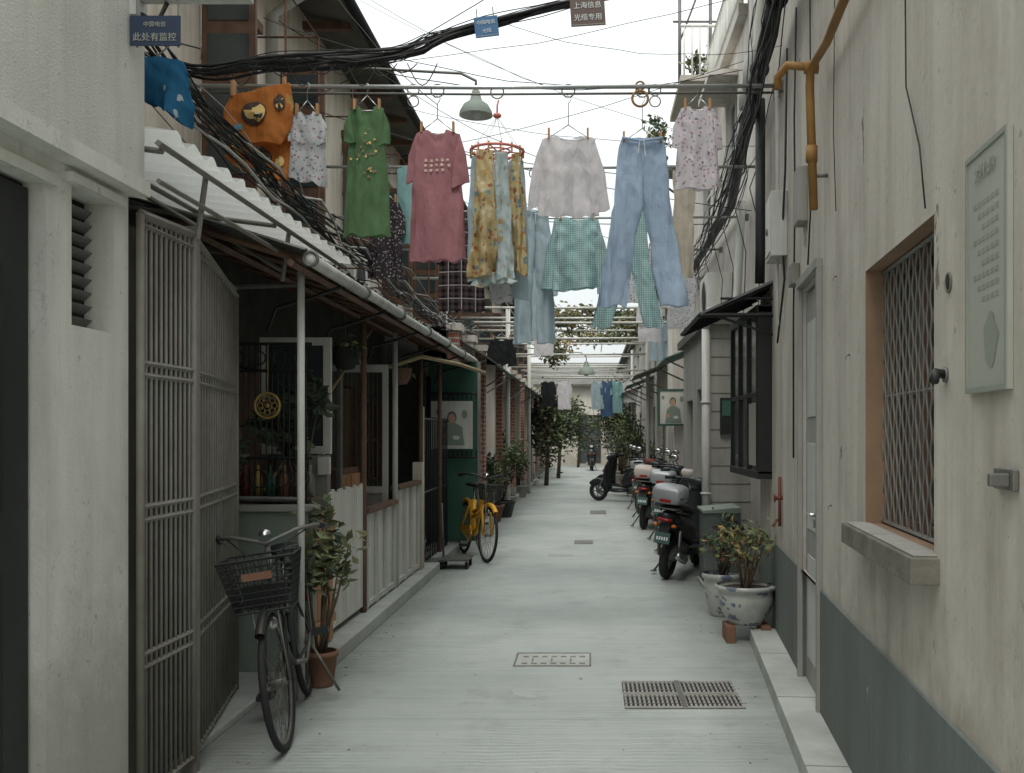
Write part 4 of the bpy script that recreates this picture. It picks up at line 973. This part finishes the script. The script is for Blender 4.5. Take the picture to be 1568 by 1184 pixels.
shirt('baby_shirt',-1.99,6.98,3.82,3.32,.10,.13,c_flor,.22,.03,.07,seed=9,df=.09,ring=False,tilt=-.03)
pants('blue_pyjama_trousers',.36,7,3.63,3.17,2.45,.18,.1,.215,c_bcheck,seed=4,sp2=.225)
w=MB('orange_baby_towel')
panel(w,[(-2.52,3.90,-2.10,4.0),(-2.56,3.78,-2.08,3.84),(-2.53,3.66,-2.09,3.70),(-2.5,3.58,-2.16,3.56)],.03,c_orange,.03,2,y=6.93,fr=6)
panel(w,[(-2.55,3.64,-2.12,3.68),(-2.58,3.52,-2.11,3.54),(-2.52,3.45,-2.1,3.42),(-2.42,3.40,-2.14,3.33)],.03,c_orange,.03,5,y=7.03,fr=6)
w.box((-2.5,6.9,3.9),(-2.485,6.98,4.03),m_peg); w.box((-2.15,6.93,3.97),(-2.135,6.98,4.05),m_peg); ob=w.done(recalc=False)
S=[(-2.33,3.77,.095,.085,m_pblk,0),(-2.33,3.77,.085,.075,m_pcream,.003),(-2.31,3.75,.05,.035,m_pblk,.006),(-2.31,3.755,.035,.022,m_letter,.009)]
S+=[(-2.16,3.85,.035,.06,m_pblk,0),(-2.16,3.85,.027,.05,m_pcream,.003),(-2.44,3.68,.03,.022,m_pteal,0)]
S+=[(-2.3,3.49,.07,.05,m_pblk,0),(-2.3,3.49,.062,.042,m_letter,.003),(-2.28,3.48,.03,.02,m_pteal,.006),(-2.48,3.54,.045,.03,m_pcream,0),(-2.18,3.46,.03,.04,m_pcream,0)]
decal(ob,'print',S)
w=MB('blue_carrier_bag'); panel(w,[(-2.28,3.45,-2.05,3.42),(-2.33,3.33,-2.02,3.32),(-2.27,3.24,-2.0,3.2),(-2.2,3.2,-2.03,3.1)],.06,c_bluebag,.05,4,y=5.0,fr=14,n=30)
w.tube([(-2.2,5,3.43),(-2.18,5.2,3.6),(-2.2,5.6,3.72)],.005,m_cable,4); w.done(recalc=False)
w=MB('scarf_hanger'); w.torus((-.66,7,3.54),(0,0,1),.185,.010,m_coral,32,8); w.torus((-.66,7,3.54),(0,0,1),.09,.006,m_coral,24,6)
for k in range(6):
    a=k*math.pi/3+.3; w.tube([(-.66+.185*math.cos(a),7+.185*math.sin(a),3.54),(-.66,7,3.78)],.002,m_letter,4); w.tube([(-.66+.185*math.cos(a),7+.185*math.sin(a),3.54),(-.66,7,3.54)],.005,m_coral,5)
w.tube([(-.66,7,3.78),(-.66,7,3.86),(-.65,7,3.9)],.006,m_coral,6); w.torus((-.66,7,3.955),(0,1,0),.045,.005,m_steel,20,6)
w.ell((-.66,7,3.79),(.03,.03,.02),m_coral)
for k in range(14):
    a=k*2*math.pi/14; w.box((-.667+.185*math.cos(a),7+.185*math.sin(a)-.006,3.49),(-.655+.185*math.cos(a),7+.185*math.sin(a)+.006,3.56),m_peg)
w.done()
w=MB('patterned_scarves')
panel(w,[(-.79,3.5,-.68,3.5),(-.80,3.2,-.66,3.2),(-.82,2.85,-.64,2.85),(-.85,2.62,-.66,2.64)],.03,c_scarfy,.035,2,y=6.84,fr=20,m=30)
panel(w,[(-.66,3.5,-.58,3.5),(-.66,3.1,-.56,3.1),(-.68,2.8,-.54,2.8),(-.66,2.60,-.52,2.62)],.03,c_scarfb,.035,6,y=6.88,fr=20,m=30)
panel(w,[(-.56,3.5,-.50,3.5),(-.56,3.2,-.47,3.2),(-.55,2.85,-.45,2.85),(-.54,2.68,-.44,2.66)],.03,c_scarfy,.03,12,y=6.93,fr=20,m=30)
panel(w,[(-.84,3.5,-.79,3.5),(-.86,3.1,-.78,3.1),(-.87,2.62,-.76,2.66)],.02,c_pblue,.02,7,y=6.98,m=20)
panel(w,[(-.58,3.5,-.48,3.5),(-.56,3.2,-.46,3.2),(-.56,2.52,-.44,2.5)],.02,c_pblue,.02,8,y=7.1,m=20)
panel(w,[(-.74,3.5,-.56,3.5),(-.78,3.0,-.54,3.0),(-.72,2.5,-.56,2.48)],.02,c_flor,.02,9,y=7.12,m=20)
panel(w,[(-.78,2.66,-.6,2.67),(-.82,2.6,-.56,2.62),(-.84,2.56,-.5,2.6)],.03,c_scarfb,.03,19,y=6.86,m=8)
w.done(recalc=False)
Z2=3.97
shirt('plaid_shirt',-1.17,9,3.6,2.66,.2,.21,c_plaid,.5,.04,.1,Z2,5,.05)
shirt('gingham_shirt',-.13,9,3.52,2.86,.2,.22,c_teal,.66,.12,.1,Z2,6,.06,amp=.035,tilt=.02)
pants('pale_blue_trousers',-.52,9.1,3.6,3.1,2.38,.15,.085,.11,c_pblue,Z2,7)
pants('gingham_trousers',.34,9.05,3.62,3.15,2.52,.17,.09,.25,c_teal,Z2,8,sp2=.23)
shirt('pale_shirt',-.62,11,3.6,2.6,.2,.2,c_pblue,.5,.05,.1,3.95,12,.05)
shirt('dotted_blouse',-1.85,8.95,3.66,2.95,.13,.16,c_dots,.3,.05,.09,Z2,9)
w=MB('teal_towel'); panel(w,[(-1.75,3.97,-1.6,3.97),(-1.76,3.6,-1.6,3.6),(-1.75,3.25,-1.6,3.27)],.02,c_lteal,.02,3,y=9.0,m=14); w.done(recalc=False)
w=MB('beige_towel'); panel(w,[(.74,3.97,.95,3.97),(.75,3.5,.93,3.5),(.76,2.95,.92,2.97)],.02,cloth('beige_cotton',L(200,192,178)),.03,4,y=9.0,m=18); w.done(recalc=False)
shirt('floral_blouse',.5,10.95,3.6,3.0,.2,.2,c_flor,.4,.06,.1,3.95,14)
zf=3.2
w=MB('laundry_pole'); w.tube([(-1.9,28.05,zf),(1.48,28.05,zf)],.02,m_white,6); w.done()
for i,(x,mt,l) in enumerate(((.2,c_pblue,.8),(.45,c_dblue,1.0),(.7,c_lteal,.9),(1.1,c_white,.6),(-.75,c_white,.8),(-1.2,c_dk,.7))):
    shirt('hanging_shirt',x,28.05,zf-.15,zf-.15-l,.17,.19,mt,.4,.05,.1,zf,30+i,.05)
for i,(x,mt,l,y) in enumerate(((-1.35,c_dk,.4,15),(.95,c_white,.7,16.2),(1.2,c_flor,.8,13.2),(-.9,c_white,.7,19),(1.3,c_pblue,.8,19))):
    shirt('hanging_shirt',x,y,3.75 if y!=15 else 3.0,(3.75 if y!=15 else 3.0)-l,.17,.19,mt,.4,.05,.1,3.92,50+i,.05,ring=True)
for x in (-2.45,-1.25,.45):
    w=MB('hanging_ring'); w.torus((x,7,PZ-.03),(0,1,0),.04,.0045,m_steel,20,6); w.torus((x,7,PZ-.11),(0,1,0),.038,.0045,m_steel,20,6); w.done()
w=MB('yellow_ring'); w.torus((.345,7,PZ-.09),(0,1,0),.055,.009,m_yel,24,8); w.torus((.345,7,PZ-.0),(0,1,0),.03,.007,m_yel,20,6); w.done()
# ------------------------------------------------------------ bicycles
def bicycle(name,rear,front,lean,steer,fm,basket=True,solid=False,hm=None):
    hm=hm or m_steel
    d=Vector(front)-Vector(rear); h=math.atan2(d.y,d.x)
    T=Matrix.Translation((rear[0],rear[1],.004))@Matrix.Rotation(h,4,'Z')@Matrix.Rotation(lean,4,'X')
    w=MB(name,mtx=T); R0=.335; WB=1.06
    def wheel(cx):
        w.torus((cx,0,R0),(0,1,0),R0-.018,.018,m_rubber,40,8)
        w.torus((cx,0,R0),(0,1,0),R0-.042,.010,hm,40,6)
        w.cyl((cx,-.045,R0),(cx,.045,R0),.02,hm,10)
        ns=28
        for k in range(ns):
            a=2*math.pi*k/ns; b=a+(.25 if k%2 else -.25); y=.03 if k%2 else -.03
            w.tube([(cx+.018*math.cos(b),y,R0+.018*math.sin(b)),(cx+(R0-.045)*math.cos(a),0,R0+(R0-.045)*math.sin(a))],.0016,hm,4)
    def fender(cx,a0,a1): w.torus((cx,0,R0),(0,1,0),R0+.025,.024 if not solid else .03,fm,20,8,a0,a1,1)
    wheel(0); fender(0,-.4,1.75)
    bb=(.44,0,.29); st=(.34,0,.72); hd0=(.86,0,.62); hd1=(.83,0,.82)
    tr=.016 if not solid else .028
    w.tube([bb,st],tr,fm,8); w.tube([st,(.31,0,.86)],.012,m_chrome,8)
    w.tube([hd0,hd1],.02 if not solid else .03,fm,10)
    w.tube([bb,(.62,0,.38),(.8,0,.56),hd0],tr+.003,fm,8); w.tube([(.36,0,.56),(.6,0,.62),hd1],tr-.002,fm,8)
    if solid: w.tube([(.36,0,.5),(.6,0,.55),hd0],.03,m_yelbike,8)
    for s in (-1,1):
        w.tube([(0,s*.06,R0),(.38,s*.03,.3),bb],.009 if not solid else .016,fm,6); w.tube([(0,s*.06,R0),(.33,s*.03,.7)],.008 if not solid else .016,fm,6)
        if not solid:
            w.tube([(-.3,s*.06,.7),(.3,s*.06,.72)],.006,m_steel,5); w.tube([(-.2,s*.06,.7),(0,s*.065,R0)],.006,m_steel,5)
    if not solid:
        for k in range(5): w.tube([(-.3+.12*k,-.06,.7),(-.3+.12*k,.06,.7)],.005,m_steel,5)
    rings=[]
    for x,hw,z in ((-.14+.3,.02,.9),(-.12+.3,.09,.905),(-.03+.3,.095,.905),(.05+.3,.05,.9),(.14+.3,.025,.895),(.17+.3,.01,.89)):
        rings.append([(x,hw*math.cos(a*math.pi/5),z+.028*math.sin(a*math.pi/5)) for a in range(10)])
    w.loft(rings,m_black)
    w.torus((.44,-.055,.29),(0,1,0),.085,.006,m_steel,24,5); w.prism([(0,-.065,.37),(.46,-.065,.40),(.54,-.065,.3),(.46,-.065,.2),(0,-.065,.3)],(0,.015,0),m_black if not solid else m_yelbike)
    w.tube([(.44,-.09,.29),(.54,-.1,.16)],.009,m_steel,6); w.tube([(.44,.07,.29),(.34,.1,.42)],.009,m_steel,6); w.tube([(.44,-.09,.29),(.44,.07,.29)],.014,m_steel,8)
    w.box((.49,-.2,.145),(.59,-.105,.17),m_black); w.box((.29,.105,.41),(.39,.2,.435),m_black)
    w.tube([(.1,.07,.3),(.14,.19,.02)],.009,m_steel,6)
    w.box((-.36,-.03,.5),(-.34,.03,.56),m_redlens)
    w.mtx=T@Matrix.Translation((WB-.1,0,0))@Matrix.Rotation(steer,4,'Z')@Matrix.Translation((-(WB-.1),0,0))
    wheel(WB); fender(WB,-1.2,.7)
    for s in (-1,1): w.tube([(WB,s*.055,R0),(.93,s*.05,.62),(.89,s*.03,.68)],.011 if not solid else .018,fm,7)
    w.tube([(.905,-.05,.66),(.905,.05,.66)],.016,fm,6)
    w.tube([(.88,0,.66),(.83,0,1.0)],.014,hm,8)
    w.tube([(.66,-.27,1.03),(.76,-.25,1.05),(.84,-.16,1.05),(.85,0,1.0),(.84,.16,1.05),(.76,.25,1.05),(.66,.27,1.03)],.011,hm if not solid else m_black,8)
    for s in (-1,1):
        w.tube([(.63,s*.275,1.025),(.75,s*.253,1.05)],.018,m_black,8); w.tube([(.78,s*.24,1.04),(.72,s*.23,1.01)],.006,m_steel,5)
        w.tube([(.8,s*.2,1.04),(.93,s*.12,1.0),(.95,0,.85),(.92,0,.6)],.004,m_cable,5)
    w.lathe((.86,.0,1.045),[(.001,.03),(.025,.02),(.032,0)],m_chrome,12)
    if basket:
        x0,x1,w0,w1,z0,z1=.93,1.18,.13,.18,.70,.96
        if solid: w0,w1,z0,z1=.1,.13,.76,.94
        def rect(t): 
            a=x0+.02*(1-t); b=x1-.06*(1-t); c=w0+(w1-w0)*t; z=z0+(z1-z0)*t
            return [(a,-c,z),(b,-c,z),(b,c,z),(a,c,z),(a,-c,z)]
        for k in range(9): w.tube(rect(k/8),.006 if k in(0,8) else .0028,m_black,4)
        A=rect(0);B=rect(1)
        for q in range(4):
            for k in range(9):
                t=k/9; w.tube([Vector(A[q]).lerp(Vector(A[q+1]),t),Vector(B[q]).lerp(Vector(B[q+1]),t)],.0028,m_black,4)
        for k in range(7): w.tube([(x0+.02,-.12*w0/.13+.04*k*w0/.13,z0),(x1-.06,-.12*w0/.13+.04*k*w0/.13,z0)],.0028,m_black,4)
        if not solid: w.box((1.168,-.07,.86),(1.176,.07,.895),m_terra); w.box((x0+.05,-.1,z0+.01),(x1-.1,.1,z0+.12),m_dark)
        w.tube([(WB,.06,R0),(1.1,.06,.7)],.006,m_steel,5); w.tube([(WB,-.06,R0),(1.1,-.06,.7)],.006,m_steel,5)
    w.ell((1.0 if not basket else 1.02,0,.62),(.04,.035,.035),m_chrome)
    return w.done(recalc=False)
m_bike=M('bicycle_paint',L(46,50,48),.4,.15,8,0,metal=.3,dirt=L(84,72,60)+(1,),da=.4)
bicycle('bicycle',(-1.68,5.93),(-1.50,4.97),.14,-.06,m_bike)
bicycle('yellow_bicycle',(-1.66,12.95),(-1.3,12.05),-.07,.05,m_yelbike,True,True,m_bar)
# ------------------------------------------------------------ scooters
def scooter(name,rear,front,bm,box=True,bb=None,lean=.1,sc=1.0,panelm=None):
    d=Vector(front)-Vector(rear); h=math.atan2(d.y,d.x)
    T=Matrix.Translation((rear[0],rear[1],.004))@Matrix.Rotation(h,4,'Z')@Matrix.Rotation(lean,4,'X')@Matrix.Scale(sc,4)
    w=MB(name,mtx=T); pm=panelm or bm
    def ring(x,zc,hy,hz,n=16,p=.75):
        o=[]
        for k in range(n):
            a=2*math.pi*k/n; c=math.cos(a);s=math.sin(a)
            o.append((x,hy*math.copysign(abs(c)**p,c),zc+hz*math.copysign(abs(s)**p,s)))
        return o
    for cx in (0,1.25):
        w.torus((cx,0,.235),(0,1,0),.185,.05,m_rubber,32,10); w.torus((cx,0,.235),(0,1,0),.135,.014,m_silver,24,6)
        w.cyl((cx,-.05,.235),(cx,.05,.235),.045,m_steel,14)
        for k in range(5):
            a=k*2*math.pi/5; w.tube([(cx,0,.235),(cx+.13*math.cos(a),0,.235+.13*math.sin(a))],.014,m_silver,6)
    w.loft([ring(-.36,.72,.04,.03),ring(-.30,.70,.09,.06),ring(-.15,.67,.13,.09),ring(.05,.60,.16,.12),ring(.35,.54,.165,.15),ring(.52,.44,.15,.13),ring(.58,.38,.12,.06)],bm)
    for s in (-1,1):
        w.loft([[(x,s*(hy+dy),z) for (x,dy,z) in ((xa,0,zc-.04),(xa,.012,zc),(xa,0,zc+.04))] for xa,hy,zc in ((-.26,.10,.69),(-.1,.135,.66),(.15,.158,.6),(.4,.16,.54))],pm)
    w.loft([ring(-.24,.795,.06,.02),ring(-.16,.80,.12,.045),ring(.1,.79,.15,.05),ring(.2,.77,.15,.045),ring(.5,.73,.11,.05),ring(.58,.68,.06,.03)],m_black)
    w.loft([ring(-.08,.26,.05,.05),ring(.0,.28,.11,.09),ring(.25,.32,.12,.1),ring(.45,.3,.1,.07)],m_steel)
    w.loft([ring(.45,.26,.14,.03,p=.4),ring(.75,.25,.16,.035,p=.4),ring(.9,.27,.15,.04,p=.4)],bm)
    w.box((.5,-.13,.29),(.88,.13,.3),m_black)
    def hr(z,xc,hx,hy,n=16): return [(xc+hx*math.cos(2*math.pi*k/n),hy*math.sin(2*math.pi*k/n),z) for k in range(n)]
    w.loft([hr(.24,.95,.04,.13),hr(.4,1.0,.05,.17),hr(.6,1.02,.06,.2),hr(.78,.99,.06,.19),hr(.9,.94,.06,.13),hr(.95,.92,.05,.09)],pm)
    w.loft([hr(.93,.92,.05,.08),hr(.99,.91,.09,.13),hr(1.04,.9,.09,.14),hr(1.08,.88,.05,.09)],bm)
    w.ell((1.0,0,1.02),(.04,.075,.05),m_letter); w.ell((1.07,.1,.72),(.02,.04,.03),m_amber); w.ell((1.07,-.1,.72),(.02,.04,.03),m_amber)
    for s in (-1,1):
        w.tube([(1.25,s*.075,.235),(1.08,s*.07,.55)],.016,m_steel,8)
        w.tube([(.88,0,1.04),(.86,s*.2,1.05),(.8,s*.36,1.04)],.012,m_black,7); w.tube([(.83,s*.27,1.045),(.78,s*.38,1.035)],.02,m_rubber,8)
        w.tube([(.87,s*.2,1.05),(.86,s*.24,1.16),(.85,s*.3,1.24)],.006,m_black,5)
        w.ell((.84,s*.32,1.27),(.016,.06,.042),m_black); w.ell((.826,s*.32,1.27),(.008,.052,.035),m_chrome)
        w.tube([(.9,s*.22,1.06),(.93,s*.3,1.05)],.004,m_steel,5)
        w.ell((-.31,s*.1,.62),(.03,.03,.02),m_amber)
        w.tube([(0,s*.11,.25),(-.1,s*.12,.56)],.02,m_steel if s>0 else m_chrome,8)
    w.torus((1.25,0,.235),(0,1,0),.25,.05,bm,12,8,-.9,.9,1.1)
    w.torus((0,0,.235),(0,1,0),.26,.04,m_black,10,6,-.2,1.0,1.2)
    w.tube([(.3,-.13,.2),(.1,-.16,.2),(-.05,-.17,.25),(-.3,-.18,.32)],.03,m_chrome,10,True,[.018,.025,.045,.042])
    w.ell((-.34,0,.68),(.04,.09,.025),m_redlens); 
    w.prism([(-.31,-.06,.64),(-.31,.06,.64),(-.36,.05,.42),(-.36,-.05,.42)],(.01,0,0),m_black)
    w.prism([(-.365,-.085,.43),(-.365,.085,.43),(-.345,.085,.545),(-.345,-.085,.545)],(.006,0,0),m_plate)
    for k in range(5): w.prism([(-.3625,-.065+.027*k,.465),(-.3625,-.049+.027*k,.465),(-.357,-.049+.027*k,.5),(-.357,-.065+.027*k,.5)],(-.004,0,0),m_letter)
    w.tube([(-.1,-.12,.75),(-.28,-.13,.80),(-.36,-.1,.80),(-.36,.1,.80),(-.28,.13,.80),(-.1,.12,.75)],.011,m_steel,7)
    w.tube([(.3,.1,.25),(.33,.24,.01)],.012,m_steel,6); w.box((.28,.22,0),(.38,.27,.012),m_steel)
    if box:
        B=bb or m_silver
        w.loft([ring(-.40,.93,.13,.06,p=.55),ring(-.38,.94,.165,.09,p=.55),ring(-.29,.95,.18,.11,p=.55),ring(-.16,.95,.18,.11,p=.55),ring(-.07,.94,.155,.09,p=.55),ring(-.04,.93,.11,.06,p=.55)],B)
        w.loft([ring(-.385,.925,.170,.012,p=.5),ring(-.22,.925,.186,.012,p=.5),ring(-.06,.925,.16,.012,p=.5)],m_black); w.box((-.41,-.06,.87),(-.395,.06,.90),m_redlens)
    return w.done(recalc=True)
scooter('motor_scooter',(.80,10.65),(1.26,11.85),m_bluebody,True,m_silver,.13,.98)
scooter('motor_scooter',(1.0,12.6),(1.3,13.7),m_wbody,False,None,.1,1,m_bluebody)
scooter('motor_scooter',(1.0,14.2),(1.3,15.3),m_bluebody,True,m_silver,.08)
scooter('motor_scooter',(.85,16.2),(1.12,17.4),m_bluebody,True,m_wbody,.08)
scooter('motor_scooter',(1.0,18.2),(1.1,19.4),m_red,False,None,.06)
scooter('motor_scooter',(.95,20.2),(1.15,21.4),m_bluebody,True,m_silver,.06)
scooter('motor_scooter',(1.3,22.6),(.3,23.1),m_bluebody,False,None,-.06)
scooter('motor_scooter',(1.3,24.6),(.5,25.2),m_bluebody,True,m_black,.06)
scooter('motor_scooter',(.0,43.2),(.05,42.0),m_bluebody,False,None,.02)
# ------------------------------------------------------------ world, light, camera
W=bpy.data.worlds.new('World'); sc.world=W; W.use_nodes=True; nt=W.node_tree; bg=nt.nodes['Background']
sky=nt.nodes.new('ShaderNodeTexSky'); sky.sky_type='NISHITA'; sky.sun_disc=False; sky.sun_elevation=math.radians(58); sky.sun_rotation=math.radians(190); sky.dust_density=4; sky.air_density=1.2
tc=nt.nodes.new('ShaderNodeTexCoord'); sx=nt.nodes.new('ShaderNodeSeparateXYZ'); nt.links.new(tc.outputs['Generated'],sx.inputs[0])
cl=ramp(nt,sx.outputs[2],0.0,1.0,(5.6,5.9,5.9,1),(15,15.7,15.4,1))
cl2=ramp(nt,nz(nt,tc.outputs['Generated'],2.0,5),.3,.7,(.94,.94,.95,1),(1.04,1.04,1.04,1))
cc=mixc(nt,1.0,cl,cl2,'MULTIPLY')
nt.links.new(mixc(nt,.9,sky.outputs[0],cc),bg.inputs['Color']); bg.inputs['Strength'].default_value=.145
sl=bpy.data.lights.new('sun','SUN'); sl.energy=1.5; sl.angle=math.radians(25); sl.color=(1,.96,.90)
so=bpy.data.objects.new('sun',sl); COL.objects.link(so); so.rotation_euler=(math.radians(32),math.radians(-5),0)
cam=bpy.data.cameras.new('camera'); co=bpy.data.objects.new('camera',cam); COL.objects.link(co)
co.location=(0,0,1.55); co.rotation_euler=(math.radians(90),0,0)
cam.sensor_width=36; cam.lens=35; cam.shift_x=-.0772; cam.shift_y=.0466; cam.clip_end=500; cam.clip_start=.05
sc.camera=co
sc.view_settings.view_transform='Standard'; sc.view_settings.look='None'; sc.view_settings.exposure=0
